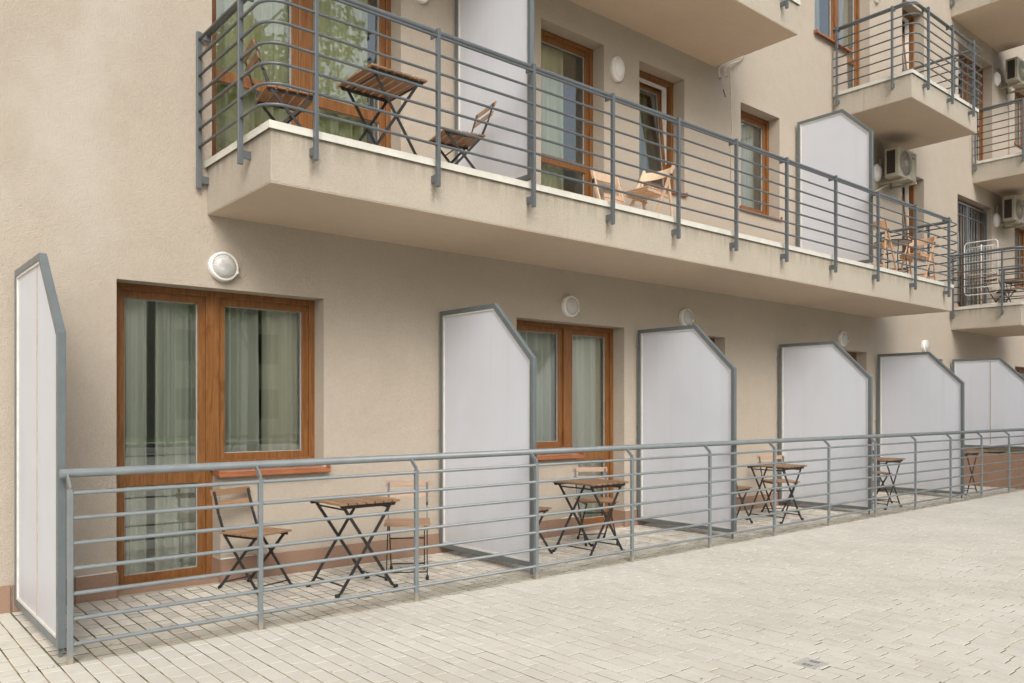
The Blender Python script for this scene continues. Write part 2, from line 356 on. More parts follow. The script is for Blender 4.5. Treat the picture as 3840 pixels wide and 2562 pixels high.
def joint_mat(name, c1, c2, c3, lo, hi):
    m, nt, p = newmat(name); P = pos(nt)
    a = noise(nt, P, 2.2, 6, .7); b = noise(nt, P, 60, 4, .7)
    col = mix(nt, ramp(nt, b, [(.35, (0,0,0)), (.65, (1,1,1))]), c1, c2); col = mix(nt, sstep(nt, a, lo, hi), col, c3)
    L(nt, col, p.inputs['Base Color']); p.inputs['Roughness'].default_value = 1; L(nt, bump(nt, b, .8, .004), p.inputs['Normal']); return m
M['sand'] = joint_mat('joint_sand', (.27,.21,.115), (.37,.30,.18), (.065,.050,.028), .46, .58)
M['mossj'] = joint_mat('terrace_joint', (.20,.15,.08), (.32,.25,.15), (.075,.08,.025), .40, .56)
M['farpave'] = granular('far_paving', (.42,.40,.34), (.52,.49,.42), 18, .9)
M['grass'] = joint_mat('lawn', (.07,.14,.02), (.12,.22,.035), (.05,.09,.015), .4, .6)
M['leaf'] = joint_mat('leaf', (.08,.15,.025), (.14,.22,.045), (.20,.27,.07), .4, .7)
M['bark'] = simple('bark', (.10,.075,.055), .95, 0, .2, .2, 20)

# ------------------------------------------------------------------ ground
b = MB().add([(-120,-120,-.012),(120,-120,-.012),(120,60,-.012),(-120,60,-.012)], [(0,1,2,3)])
build('ground', b, M['farpave'], kind='structure')
CA, SA = .6463, .7631
def proj(x, y, z):
    f = x*CA + y*SA; r = x*SA - y*CA
    if f < .2: return None
    return (1920 + 3037.7*r/f, 1534.4 - 3037.7*(z-1.44)/f, f)
def paver_mb(x0, x1, y0, y1, z, tilt, mb):
    c = .0030; t = .0
    zs = [z + tilt[0]*sx + tilt[1]*sy for sx, sy in ((-1,-1),(1,-1),(1,1),(-1,1))]
    o = [(x0,y0),(x1,y0),(x1,y1),(x0,y1)]; i = [(x0+c,y0+c),(x1-c,y0+c),(x1-c,y1-c),(x0+c,y1-c)]
    mb.add([(*o[k], z-.03) for k in range(4)] + [(*o[k], zs[k]-.0018) for k in range(4)] + [(*i[k], zs[k]) for k in range(4)],
           [(0,1,5,4),(1,2,6,5),(2,3,7,6),(3,0,4,7),(4,5,9,8),(5,6,10,9),(6,7,11,10),(7,4,8,11),(8,9,10,11)])
def lay(name, label, x0, x1, y0, y1, zz, jmat, pmat, gap, halves, stuffname, skip=None, seed=1, gy=None):
    R = random.Random(seed)
    base = MB().add([(x0,y0,zz-.0040),(x1,y0,zz-.0040),(x1,y1,zz-.0040),(x0,y1,zz-.0040)], [(0,1,2,3)])
    root = build(name, base, jmat, kind='structure', label=label)
    cells = []
    x = x0; i = 0
    while x < x1-.03:
        xe = min(x+.10, x1); y = y1 - (0 if (i % 2) else .10 + R.uniform(-.02,.02)) ; first = True
        if i % 2 == 0: cells.append((x, xe, y, y1))
        while y > y0+.02:
            ln = .2
            if R.random() < halves: ln = .10
            ln += R.uniform(-.006,.006)
            if y-ln < y0+.03: ln = y-y0
            cells.append((x, xe, y-ln, y)); y -= ln
        x = xe; i += 1
    items = []
    for (a, b_, c, d_) in cells:
        if skip and skip(a, b_, c, d_): continue
        g1 = gap/2 + R.uniform(0,.0012); 
        cx, cy = (a+b_)/2, (c+d_)/2; q = proj(cx, cy, 0)
        size = -1
        if q and -40 < q[0] < 3880 and q[1] < 2640: size = (d_-c)*(b_-a)/q[2]**3
        g2 = (gy or gap)/2 + R.uniform(-.001,.002)
        items.append((size, a+g1, b_-g1, c+g2, d_-g2, zz+R.uniform(-.0012,.0012), (R.uniform(-.0006,.0006), R.uniform(-.0006,.0006))))
    items.sort(key=lambda t: -t[0])
    for it in items[:300]:
        mb = MB(); cx, cy = (it[1]+it[2])/2, (it[3]+it[4])/2
        paver_mb(it[1]-cx, it[2]-cx, it[3]-cy, it[4]-cy, it[5], it[6], mb)
        o = build('paver', mb, pmat, root, world=False); o.location = (cx, cy, 0)
    rest = MB()
    for it in items[300:]: paver_mb(it[1], it[2], it[3], it[4], it[5], it[6], rest)
    build(stuffname, rest, pmat, root, world=False, kind='stuff')
    return root
DR = (4.165, 4.325, 2.325, 2.475)
def drain_skip(a, b_, c, d_): return a < DR[1] and b_ > DR[0] and c < DR[3] and d_ > DR[2]
lay('courtyard_paving', 'pale concrete block paving of the open courtyard', -1.7, 26.0, -1.5, 5.1, 0.0, M['sand'], M['paver'], .0072, .05, 'pavers', None, 3, .0075)
lay('terrace_paving', 'weathered grey block paving of the terraces under the balcony', 1.0, 16.5, 5.104, 6.68, -.002, M['mossj'], M['paver_t'], .0105, .42, 'pavers', None, 5, .021)
lay('side_paving', 'pale block paving against the wall left of the first screen', -1.7, .996, 5.104, 6.68, 0.0, M['sand'], M['paver'], .008, .25, 'pavers', None, 9, .014)
b = MB().add([(-60,-36,-.004),(60,-36,-.004),(60,-18,-.004),(-60,-18,-.004)], [(0,1,2,3)]); build('lawn', b, M['grass'], kind='structure')

# small litter: dry leaves and crumbs lying on the paving
R = random.Random(21); lm = MB()
for i in range(420):
    if i < 230: x, y = R.uniform(.8, 16), 5.1+R.uniform(-.05,.10)
    else: x, y = R.uniform(.3, 13), R.uniform(.9, 6.6)
    s_ = R.uniform(.004,.012); a = R.uniform(0, 6.3); c, s2 = math.cos(a)*s_, math.sin(a)*s_
    z = .002+R.uniform(0,.003); lm.add([(x-c,y-s2,z),(x+s2*.5,y-c*.5,z+.004),(x+c,y+s2,z+.001),(x-s2*.5,y+c*.5,z+.003)], [(0,1,2,3)])
build('leaf_litter', lm, granular('dry_litter', (.16,.10,.045), (.34,.24,.11), 30, 1), kind='stuff', label='dry crumbs and leaf bits scattered on the paving')

# ------------------------------------------------------------------ building
YW = 6.70
bld = thing('apartment_building', 'beige rendered apartment block with brown framed windows and rows of balconies', 'building', (0, YW, 0))
F1, F2 = 3.48, 6.60
# openings: x0, x1, z0, z1
OP = [
 (1.70,2.50,0,2.44),(2.50,3.44,.92,2.44),
 (5.74,6.68,.92,2.44),(6.68,7.48,0,2.44),
 (7.86,8.66,0,2.44),(8.66,9.57,.92,2.44),
 (11.94,12.88,.92,2.42),(12.88,13.68,0,2.42),
 (15.06,15.86,0,2.42),(15.86,16.80,.92,2.42),
 (20.75,22.5,.92,2.42),
 (2.43,4.26,F1,5.82),(6.10,7.12,F1,5.81),(7.76,8.66,4.26,5.80),(9.94,10.95,4.29,5.815),(12.20,13.10,F1,5.81),(15.03,15.95,4.28,5.81),(17.52,19.34,F1,5.81),(20.72,21.9,4.26,5.72),
 (11.96,13.0,7.42,9.05),(13.0,13.79,F2,9.05),(15.03,15.95,7.4,8.97),(17.56,18.52,7.42,8.91),(18.52,19.37,F2,8.91),(20.72,21.9,7.5,8.93)]
xs = sorted({-9.0, 34.0} | {o[0] for o in OP} | {o[1] for o in OP}); zs = sorted({-.05, 13.0} | {o[2] for o in OP} | {o[3] for o in OP})
w = MB(); DP = .26
def inop(x, z): return any(o[0] < x < o[1] and o[2] < z < o[3] for o in OP)
for i in range(len(xs)-1):
    for j in range(len(zs)-1):
        a, b_, c, d_ = xs[i], xs[i+1], zs[j], zs[j+1]
        if not inop((a+b_)/2, (c+d_)/2): w.add([(a,YW,c),(b_,YW,c),(b_,YW,d_),(a,YW,d_)], [(0,1,2,3)])
eps = .001
for o in OP:
    x0, x1, z0, z1 = o
    if not inop(x0-.01, (z0+z1)/2): w.add([(x0,YW,z0),(x0,YW+DP,z0),(x0,YW+DP,z1),(x0,YW,z1)], [(0,1,2,3)])
    elif z0 < .5 or True:
        # neighbour opening with a higher sill: part of the jamb shows
        nb = [q for q in OP if abs(q[1]-x0) < eps and q[3] > z0 and q[2] < z1]
        for q in nb:
            if q[2] > z0: w.add([(x0,YW,z0),(x0,YW+DP,z0),(x0,YW+DP,q[2]),(x0,YW,q[2])], [(0,1,2,3)])
    if not inop(x1+.01, (z0+z1)/2): w.add([(x1,YW,z0),(x1,YW,z1),(x1,YW+DP,z1),(x1,YW+DP,z0)], [(0,1,2,3)])
    else:
        for q in [q for q in OP if abs(q[0]-x1) < eps and q[2] > z0]:
            w.add([(x1,YW,z0),(x1,YW,q[2]),(x1,YW+DP,q[2]),(x1,YW+DP,z0)], [(0,1,2,3)])
    w.add([(x0,YW,z1),(x0,YW+DP,z1),(x1,YW+DP,z1),(x1,YW,z1)], [(0,1,2,3)])
    w.add([(x0,YW,z0),(x1,YW,z0),(x1,YW+DP,z0),(x0,YW+DP,z0)], [(0,1,2,3)])
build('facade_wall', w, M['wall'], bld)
w = MB(); w.add([(-9,YW,13),(34,YW,13),(34,18,13),(-9,18,13),(-9,YW,-.05),(34,YW,-.05),(34,18,-.05),(-9,18,-.05)], [(0,1,2,3),(3,2,6,7),(0,3,7,4),(1,5,6,2)])
build('outer_shell', w, M['wall'], bld)
# plinth tiles
def plinth(x0, x1, z1=.19, first=None):
    L_ = 1.18; x = x0; k = 0
    while x < x1-.02:
        e = min(x + (first if (k == 0 and first) else L_), x1)
        if x1-e < .25: e = x1
        build('plinth_tile', MB().box(x+.0015, e-.0015, YW-.022, YW-.001, -.02, z1), M['plinth'], bld, bevel=.002); x = e; k += 1
plinth(-1.6, 1.0); plinth(1.01, 1.698, .19, .40); plinth(2.502, 5.0); plinth(5.0, 6.676); plinth(7.482, 7.858); plinth(8.662, 10.88); plinth(10.88, 12.878); plinth(13.682, 15.058); plinth(15.862, 17.1)
for xj, sgn in ((2.50,1),(6.68,-1),(7.48,1),(8.66,1),(1.70,-1)):    # returns into the door jambs
    build('plinth_tile', MB().box(xj-.008 if sgn > 0 else xj-.001, xj+.001 if sgn > 0 else xj+.008, YW-.0225, YW+.18, -.02, .189), M['plinth'], bld)
    build('plaster_lip', MB().tube([(xj+sgn*.0, YW-.014, .196), (xj+sgn*.28, YW-.014, .194+.004*sgn)], .007, 6), M['bead'], bld)

# --- windows
def curtain(x0, x1, z0, z1, mat, folds, label, y=7.08, amp=.05, seed=0, gather=None):
    R = random.Random(seed); n = int((x1-x0)/.012)+2; vs = []; fs = []
    ph = [R.uniform(0, 6.28) for _ in range(5)]
    for i in range(n):
        t = i/(n-1); x = x0+(x1-x0)*t
        s_ = math.sin(t*folds*6.283+ph[0]+1.4*math.sin(t*9+ph[1]))
        d_ = (abs(s_)**.6)*(1 if s_ > 0 else -1)*amp*(1+.4*math.sin(t*17+ph[2])) + .012*math.sin(t*folds*19+ph[3])
        for q in range(3):
            z = z0+(z1-z0)*q/2; kk = 1.15-.3*q/2; vs.append((x+.012*math.sin(t*31+ph[4])*(1-q/2), y+d_*kk, z))
    for i in range(n-1):
        for q in range(2): a = i*3+q; fs.append((a, a+3, a+4, a+1))
    mb = MB().add(vs, fs, True)
    return build('curtain', mb, mat, label=label, category='curtain', group='curtains hanging behind the windows')
def sash(parent, x0, x1, z0, z1, bars=(), tilt=0, handle=False):
    r = rect(x0, x1, z0, z1); sw = .072; ri = inset(r, sw); mb = MB().ring(r, ri, 'y', 6.908, 6.965)
    for zb in bars: mb.box(x0+sw-.002, x1-sw+.002, 6.9095, 6.963, zb-.05, zb+.05)
    cells = []; zz = [z0+sw] + [q for zb in sorted(bars) for q in (zb-.05, zb+.05)] + [z1-sw]
    for i in range(0, len(zz), 2): cells.append(rect(x0+sw, x1-sw, zz[i], zz[i+1]))
    seal = MB(); gl = MB()
    for c in cells:
        seal.ring(c, inset(c, .006), 'y', 6.925, 6.945); gl.add([(c[0][0], 6.940, c[0][1]), (c[1][0], 6.940, c[1][1]), (c[2][0], 6.940, c[2][1]), (c[3][0], 6.940, c[3][1])], [(0,1,2,3)])
    if tilt:
        for q in (mb, seal, gl):
            c, s_ = math.cos(tilt), math.sin(tilt)
            for i, v in enumerate(q.v):
                dy, dz = v.y-6.95, v.z-z0; q.v[i] = Vector((v.x, 6.965+dy*c+dz*s_, z0-dy*s_+dz*c))
    fixnormals(build('sash', mb, M['oak'], parent, bevel=.003)); build('glazing_seal', seal, M['seal'], parent); build('pane', gl, M['glass'], parent)
def window(x0, x1, z0, z1, sashes, mull=(), sill=None, extra=None):
    fw = .052
    mb = MB(); poly = rect(x0, x1, z0, z1); mb.ring(poly, inset(poly, fw), 'y', 6.88, 6.96)
    for m_ in mull: mb.box(m_[0], m_[1], 6.8805, 6.9595, m_[2], m_[3])
    fr = fixnormals(build('window', mb, M['oak'], bld, bevel=.003))
    for s_ in sashes: sash(fr, *s_)
    if sill:
        sx0, sx1, sz = sill; k = MB()
        k.prism([(6.88,sz+.035),(6.668,sz),(6.664,sz-.020),(6.670,sz-.020),(6.674,sz-.010),(6.88,sz+.02)], 'x', sx0, sx1)
        k.box(sx0-.004, sx0+.006, 6.668, 6.86, sz-.012, sz+.040); k.box(sx1-.006, sx1+.004, 6.668, 6.86, sz-.012, sz+.040)
        fixnormals(build('sill', k, M['terra'], fr, bevel=.002))
    return fr
def lframe(x0, xm, x1, zs_, zt, doorleft, tilt=0, z0=0.0, sill=True):
    """door plus window under one lintel"""
    mb = MB(); fw = .052; dx0, dx1, wx0, wx1 = (x0, xm, xm, x1) if doorleft else (xm, x1, x0, xm)
    if doorleft: poly = [(x0,z0),(xm,z0),(xm,zs_),(x1,zs_),(x1,zt),(x0,zt)]; inn = [(x0+fw,z0+fw),(xm-fw,z0+fw),(xm-fw,zs_+fw),(x1-fw,zs_+fw),(x1-fw,zt-fw),(x0+fw,zt-fw)]
    else: poly = [(x0,zs_),(xm,zs_),(xm,z0),(x1,z0),(x1,zt),(x0,zt)]; inn = [(x0+fw,zs_+fw),(xm+fw,zs_+fw),(xm+fw,z0+fw),(x1-fw,z0+fw),(x1-fw,zt-fw),(x0+fw,zt-fw)]
    mb.ring(poly, inn, 'y', 6.88, 6.96)
    mb.box(xm-.055, xm+.055, 6.8785, 6.9595, zs_+.01, zt-.01) 
    fr = fixnormals(build('window', mb, M['oak'], bld, bevel=.003))
    build('threshold', MB().box(dx0+.002, dx1-.002, 6.72, 6.879, z0-.02, z0+.035), M['plinth'], fr)
    o = .012; a, b_ = (dx0+fw-o, xm-.055+o) if doorleft else (xm+.055-o, dx1-fw+o)
    sash(fr, a, b_, z0+fw-o, zt-fw+o, (z0+.872,))
    a, b_ = (xm+.055-o, wx1-fw+o) if doorleft else (wx0+fw-o, xm-.055+o)
    sash(fr, a, b_, zs_+fw-o, zt-fw+o, ())
    if sill:
        k = MB(); s0, s1, sz = wx0-(.03 if not doorleft else .035), wx1+.03, zs_-.045
        k.prism([(6.88,sz+.045),(6.63,sz),(6.625,sz-.028),(6.635,sz-.028),(6.64,sz-.012),(6.88,sz+.03)], 'x', s0, s1)
        k.box(s0-.004, s0+.006, 6.63, 6.78, sz-.02, sz+.03); k.box(s1-.006, s1+.004, 6.63, 6.86, sz-.02, sz+.05)
        fixnormals(build('sill', k, M['terra'], fr, bevel=.002))
    return fr
lframe(1.70, 2.502, 3.44, .95, 2.44, True)
lframe(5.74, 6.68, 7.48, .95, 2.44, False)
lframe(7.86, 8.66, 9.57, .95, 2.44, True)
lframe(11.94, 12.88, 13.68, .95, 2.42, False)
lframe(15.06, 15.86, 16.80, .95, 2.42, True)
lframe(11.96, 13.0, 13.79, 7.45, 9.05, False, z0=F2)
window(20.75, 22.5, .95, 2.42, [(20.80,21.6,1.0,2.37),(21.64,22.45,1.0,2.37)], [(21.58,21.66,.96,2.41)])
window(2.43, 4.26, F1, 5.82, [(2.47,3.30,F1+.04,5.78,(4.30,)),(3.41,4.22,F1+.04,5.78,(4.30,))], [(3.29,3.42,F1+.01,5.81)])
window(6.10, 7.12, F1, 5.81, [(6.14,7.08,F1+.04,5.77,(4.345,))])
window(7.76, 8.66, 4.30, 5.80, [(7.80,8.62,4.34,5.76,(),.10)], sill=(7.73,8.69,4.26))
window(9.94, 10.95, 4.33, 5.815, [(9.98,10.91,4.37,5.775)], sill=(9.91,10.98,4.29))
window(12.20, 13.10, F1, 5.81, [(12.24,13.06,F1+.04,5.77,(4.345,))])
window(15.03, 15.95, 4.32, 5.81, [(15.07,15.91,4.36,5.77,(),.11)], sill=(15.0,15.98,4.28))
window(17.52, 19.34, F1, 5.81, [(17.56,18.40,F1+.04,5.77,(4.30,)),(18.46,19.30,F1+.04,5.77,(4.30,))], [(18.38,18.48,F1+.01,5.80)])
window(20.72, 21.9, 4.30, 5.72, [(20.76,21.86,4.34,5.68)], sill=(20.69,21.93,4.26))
window(15.03, 15.95, 7.44, 8.97, [(15.07,15.91,7.48,8.93,(),.11)])
lframe(17.56, 18.52, 19.37, 7.45, 8.91, False, z0=F2)
window(20.72, 21.9, 7.54, 8.93, [(20.76,21.86,7.58,8.89)], sill=(20.69,21.93,7.5))
# white inner rebates and stay arms of the tilted windows
for x0, x1, z0, z1 in ((7.76,8.66,4.30,5.80),(15.03,15.95,4.32,5.81),(15.03,15.95,7.44,8.97)):
    r = rect(x0+.03, x1-.03, z0+.03, z1-.03)
    fixnormals(build('inner_rebate', MB().ring(r, inset(r, .035), 'y', 6.961, 7.03), M['white'], bld))
    build('stay_arm', MB().beam((x1-.09, 7.02, z1-.08), (x1-.34, 7.10, z1-.10), .012, .006), M['black'], bld)
# rooms behind the windows
def room(x0, x1, z0, z1, depth=2.6):
    y0, y1 = YW+DP+.10, YW+DP+depth
    v = [(x0,y0,z0),(x1,y0,z0),(x1,y1,z0),(x0,y1,z0),(x0,y0,z1),(x1,y0,z1),(x1,y1,z1),(x0,y1,z1)]
    build('room', MB().add(v, [(0,1,2,3),(4,7,6,5),(1,5,6,2),(2,6,7,3),(3,7,4,0)]), M['room'], bld)
for a, b_ in ((1.6,3.6),(5.6,7.6),(7.75,9.7),(11.8,13.8),(14.95,16.9),(20.6,22.6)): room(a, b_, -.01, 2.75)
for a, b_ in ((2.3,4.5),(5.9,7.3),(7.6,8.9),(9.8,11.1),(12.1,13.3),(14.9,16.1),(17.4,19.5),(20.6,22.1)): room(a, b_, F1-.01, 6.0); 
for a, b_ in ((11.8,14.0),(14.9,16.1),(17.4,19.5),(20.6,22.1)): room(a, b_, F2-.01, 9.15)
# curtains
curtain(1.80, 2.04, .05, 2.40, M['sheer'], 2, 'sheer curtain in the left half of the nearest terrace door', seed=1)
curtain(2.09, 2.50, .05, 2.40, M['sheer'], 3, 'sheer curtain in the right half of the nearest terrace door', seed=2)
curtain(2.62, 3.00, .80, 2.40, M['sheer'], 3, 'sheer curtain in the left half of the nearest ground floor window', seed=3)
curtain(3.04, 3.42, .80, 2.40, M['cream'], 4, 'cream curtain in the right half of the nearest ground floor window', seed=4)
curtain(5.86, 6.62, .80, 2.40, M['sheer'], 7, 'sheer curtain in the second ground floor window behind the white screen', seed=5)
curtain(6.80, 7.42, .05, 2.40, M['cream'], 6, 'cream curtain filling the second terrace door', seed=6)
curtain(2.52, 3.30, F1+.05, 5.8, M['drape'], 7, 'cream curtain in the left half of the corner balcony door', seed=7, amp=.05)
curtain(3.46, 4.12, F1+.05, 5.8, M['drape'], 4, 'cream curtain in the right half of the corner balcony door', seed=8)
curtain(6.20, 6.82, F1+.05, 5.8, M['drape'], 6, 'cream curtain drawn across the balcony door right of the tall screen', seed=9)
curtain(7.86, 8.30, 4.2, 5.8, M['sheer'], 5, 'pale curtain inside the tilted window above the long balcony', seed=10, y=7.24)
curtain(8.30, 8.52, 4.2, 5.8, M['green_drape'], 2, 'olive green curtain inside the tilted window above the long balcony', seed=11, y=7.24)
curtain(10.02, 10.80, 4.2, 5.8, M['sheer'], 8, 'white pleated curtain in the small window near the hanging cables', seed=12)
curtain(15.1, 15.5, 4.2, 5.8, M['sheer'], 4, 'pale curtain in the tilted window below the first cooling unit', seed=13, y=7.28)
curtain(17.65, 18.4, F1+.05, 5.8, M['sheer'], 7, 'white curtain behind the left leaf of the barred balcony door', seed=14)
curtain(18.5, 19.25, F1+.05, 5.8, M['cream'], 7, 'cream curtain behind the right leaf of the barred balcony door', seed=15)
curtain(12.05, 12.75, 7.4, 9.0, M['sheer'], 5, 'white curtain in the upper floor window left of the high balcony', seed=16)
curtain(13.35, 13.72, F2+.05, 9.0, M['cream'], 3, 'cream curtain in the glazed door of the high balcony', seed=17)
curtain(8.0, 9.5, .05, 2.40, M['sheer'], 12, 'sheer curtain in the third ground floor window', seed=18)
curtain(12.0, 13.6, .05, 2.40, M['sheer'], 12, 'sheer curtain in the fourth ground floor window', seed=19)

# --- balconies
YF = 5.45
def balcony(x0, x1, zb, zt):
    sl = MB(); sl.box(x0, x1, YF, YW+.001, zb+.002, zt)
    # underside as its own smooth render
    o = build('balcony', sl, M['slab'], bld, bevel=.006)
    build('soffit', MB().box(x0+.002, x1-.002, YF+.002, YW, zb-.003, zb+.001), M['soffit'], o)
    fl = MB(); t = .022; z0, z1 = zt-.010, zt+.045
    fl.box(x0-t, x1+t, YF-t, YF-t+.006, z0, z1); fl.box(x0-t, x0-t+.006, YF-t+.006, YW-.001, z0, z1); fl.box(x1+t-.006, x1+t, YF-t+.006, YW-.001, z0, z1)
    fl.box(x0-t+.006, x1+t-.006, YF-t+.006, YF+.12, z1-.004, z1)
    for xx in (x0-t, x1+t-.12): fl.box(max(xx+.006, x0-t+.006), min(xx+.12, x1+t-.006), YF+.1205, YW-.001, z1-.004, z1)
    k = x0+1.7                                     # lap joints of the sheet metal
    while k < x1: fl.box(k, k+.05, YF-t-.002, YF-t, z0-.002, z1+.001); k += 2.05
    build('edge_flashing', fl, M['flash'], o)
    build('balcony_floor', MB().box(x0+.01, x1-.01, YF+.10, YW-.001, zt+.001, zt+.052), M['floor_tile'], o)
    x = x0+.002
    while x < x1-.05:
        e = min(x+.33, x1); 
        if not any(q[0]-.02 < (x+e)/2 < q[1]+.02 and q[2] < zt+.1 < q[3] for q in OP): build('skirting_tile', MB().box(x+.001, e-.001, YW-.012, YW-.001, zt+.052, zt+.135), M['skirt'], o)
        x = e
    return o
balcony(2.39, 14.03, 3.04, 3.425); balcony(17.2, 19.75, 3.03, 3.425); balcony(2.39, 9.33, 6.15, 6.53)
balcony(12.55, 15.07, 6.17, 6.54); balcony(18.3, 21.2, 6.165, 6.55); balcony(17.2, 19.72, 9.30, 9.68)

# ------------------------------------------------------------------ railings
def arc_corner(p, a, b, r, n=6):
    """points of a rounded corner at p between directions a (incoming from) and b"""
    p = Vector(p); a = Vector(a).normalized(); b = Vector(b).normalized(); out = []
    for i in range(n+1):
        t = i/n*math.pi/2; out.append(p + a*r*(1-math.sin(t)) + b*r*(1-math.cos(t)))
    return out
BZ = [.0, -.147, -.294, -.441, -.583, -.725, -.871]
def balcony_rail(label, x0, x1, zt, front, sideL, sideR, group='steel railings round the balconies'):
    """zt: post top. Bars run outside the slab; flat posts, round handrail inside."""
    xl, xr, yf = x0-.08, x1+.08, 5.36
    root = thing('balcony_railing', label, 'railing', ((x0+x1)/2, yf, zt-1.27), group=group)
    def path(xl, xr, yf, z, r):
        pts = [(xl, 6.66, z)] if sideL else []
        pts += arc_corner((xl, yf, z), (0,1,0), (1,0,0), r) if sideL else [(xl, yf, z)]
        pts += list(reversed([q for q in arc_corner((xr, yf, z), (0,1,0), (-1,0,0), r)])) if sideR else [(xr, yf, z)]
        if sideR: pts += [(xr, 6.66, z)]
        return pts
    for dz in BZ: build('bar', MB().tube(path(xl, xr, yf, zt-.062+dz, .16), .0115, 8), M['steel'], root)
    hp = path(xl+.075, xr-.075, yf+.075, zt+.005, .13)
    if sideL: hp = [(xl+.075, 6.698, zt+.005)] + hp
    if sideR: hp = hp + [(xr-.075, 6.698, zt+.005)]
    build('handrail', MB().tube(hp, .0245, 12), M['steel'], root)
    hw, ht = .019, .020
    for x in front:
        m_ = MB(); m_.box(x-ht/2-.004, x+ht/2+.004, yf-hw, yf+hw, zt-1.27, zt)
        m_.box(x-.007, x+.007, yf+hw, yf+.10, zt-.055, zt-.004); m_.box(x-.007, x+.007, yf+hw, YF+.0005, zt-1.225, zt-1.165)
        build('post', m_, M['steel'], root, bevel=.002)
    for sx, ys, dirn in ((xl, sideL, 1), (xr, sideR, -1)):
        for y in ys:
            m_ = MB(); m_.box(sx-hw, sx+hw, y-ht/2-.004, y+ht/2+.004, zt-1.27, zt)
            a, b_ = sorted((sx+dirn*hw, sx+dirn*.10)); m_.box(a, b_, y-.007, y+.007, zt-.055, zt-.004)
            a, b_ = sorted((sx+dirn*hw, sx+dirn*.0795)); m_.box(a, b_, y-.007, y+.007, zt-1.225, zt-1.165)
            build('post', m_, M['steel'], root, bevel=.002)
    return root
balcony_rail('grey steel railing with eleven front posts round the long first floor balcony', 2.39, 14.03, 4.50,
             (2.69,3.76,4.79,5.82,6.83,7.87,8.92,10.1,11.28,12.47,13.68), (6.66,5.80), (6.66,5.85))
balcony_rail('grey steel railing round the small high balcony with the basket', 12.55, 15.07, 7.615, (12.92,13.82,14.68), (6.60,5.71), (6.62,5.85))
balcony_rail('grey steel railing of the far first floor balcony with the white drying rack', 17.2, 19.75, 4.50, (17.6,18.4,19.3), (6.63,5.75), (6.62,5.80))
balcony_rail('grey steel railing of the second floor balcony at the right picture edge', 18.3, 21.2, 7.65, (18.7,19.6,20.5), (6.62,5.74), (6.62,))
balcony_rail('grey railing whose post foot peeks in at the top right corner', 17.2, 19.72, 10.74, (17.6,18.5,19.3), (6.63,5.75), (6.62,))
balcony_rail('grey railing of the near upper balcony, only a post foot hangs into the picture', 2.39, 9.33, 7.585, (2.7,3.76,4.79,5.82,6.83,7.87,8.92), (6.6,5.8), (6.6,5.8))

# ground railing
YR = 5.11
root = thing('terrace_railing', 'long low pale grey steel railing along the ground floor terraces', 'railing', (1.05, YR, 0))
px = [1.053, 2.17] + [2.17+1.215*i for i in range(1, 14)]
for z in (.964, .822, .679, .536, .393, .250, .107):
    build('bar', MB().tube([(px[0], YR, z), (18.3, YR, z)], .0118, 10), M['steel_low'], root)
h = MB().tube([(px[0]-.035, YR+.082, 1.072), (18.3, YR+.082, 1.072)], .0255, 16); build('handrail', h, M['steel_low'], root)
for x in px:
    m_ = MB(); m_.box(x-.015, x+.015, YR-.013, YR+.013, -.02, .985)
    m_.prism([(YR-.013,.985),(YR+.013,.985),(YR+.092,1.062),(YR+.088,1.090),(YR+.062,1.072),(YR-.013,1.005)], 'x', x-.006, x+.006)
    fixnormals(build('post', m_, M['steel_low'], root, bevel=.002))

# ------------------------------------------------------------------ privacy screens
def screen(x, zb, ztop, zlow, label, ypk=5.79, yf=5.255, yb=6.655, bolts=(), seam=None, foot=True, group='white privacy screens between the terraces'):
    root = thing('privacy_screen', label, 'screen', (x, (yf+yb)/2, zb), group=group)
    out = [(yb, zb), (yb, ztop), (ypk, ztop), (yf, zlow), (yf, zb)]
    d_ = .045; th = math.atan2(ztop-zlow, ypk-yf)
    def inn(dd): return [(yb-dd, zb+dd), (yb-dd, ztop-dd), (ypk+dd*math.tan((math.pi/2-(math.pi/2-th))/2)*1.0, ztop-dd), (yf+dd, zlow-dd*math.tan((math.pi/2-th)/2)), (yf+dd, zb+dd)]
    i1, i2 = inn(d_), inn(d_+.016)
    fr = MB().ring(out, i1, 'x', x-.022, x+.022)
    fixnormals(build('frame', fr, M['screen_frame'], root, bevel=.002))
    fixnormals(build('glazing_bead', MB().ring(i1, i2, 'x', x-.016, x+.010), M['bead'], root))
    if seam:
        zs_ = lambda y: (ztop-d_-.003) if y > ypk else (zlow + (ztop-zlow)*(y-yf)/(ypk-yf) - .06)
        fixnormals(build('panel_sheet', MB().prism([(seam+.002, zb+d_+.003), (yb-d_-.003, zb+d_+.003), (yb-d_-.003, ztop-d_-.003), (seam+.002, ztop-d_-.003)], 'x', x-.005, x+.005), M['poly'], root))
        fixnormals(build('panel_sheet', MB().prism([(seam-.002, zb+d_+.003), (seam-.002, ztop-d_-.003), i1[2], i1[3], i1[4]] , 'x', x-.005, x+.005), M['poly'], root))
    else: fixnormals(build('panel_sheet', MB().prism(i1, 'x', x-.005, x+.005), M['poly'], root))
    if seam:
        sz1 = ztop-d_-.012 if seam > ypk else zlow+(ztop-zlow)*(seam-yf)/(ypk-yf)-.07
        build('seam_profile', MB().box(x-.010, x-.0055, seam-.006, seam+.006, zb+d_+.016, sz1), M['seamp'], root)
    for bz in bolts:
        m_ = MB().tube([(x-.004, yb-.002, bz), (x-.004, YW-.002, bz)], .006, 8); m_.tube([(x-.004, yb+.012, bz), (x-.004, yb+.022, bz)], .013, 6)
        build('wall_bolt', m_, M['galv'], root)
    if foot: build('foot', MB().box(x-.009, x+.009, yf+.03, yf+.048, zb-.06 if zb < 1 else zb-.05, zb-.001), M['screen_frame'], root)
    return root
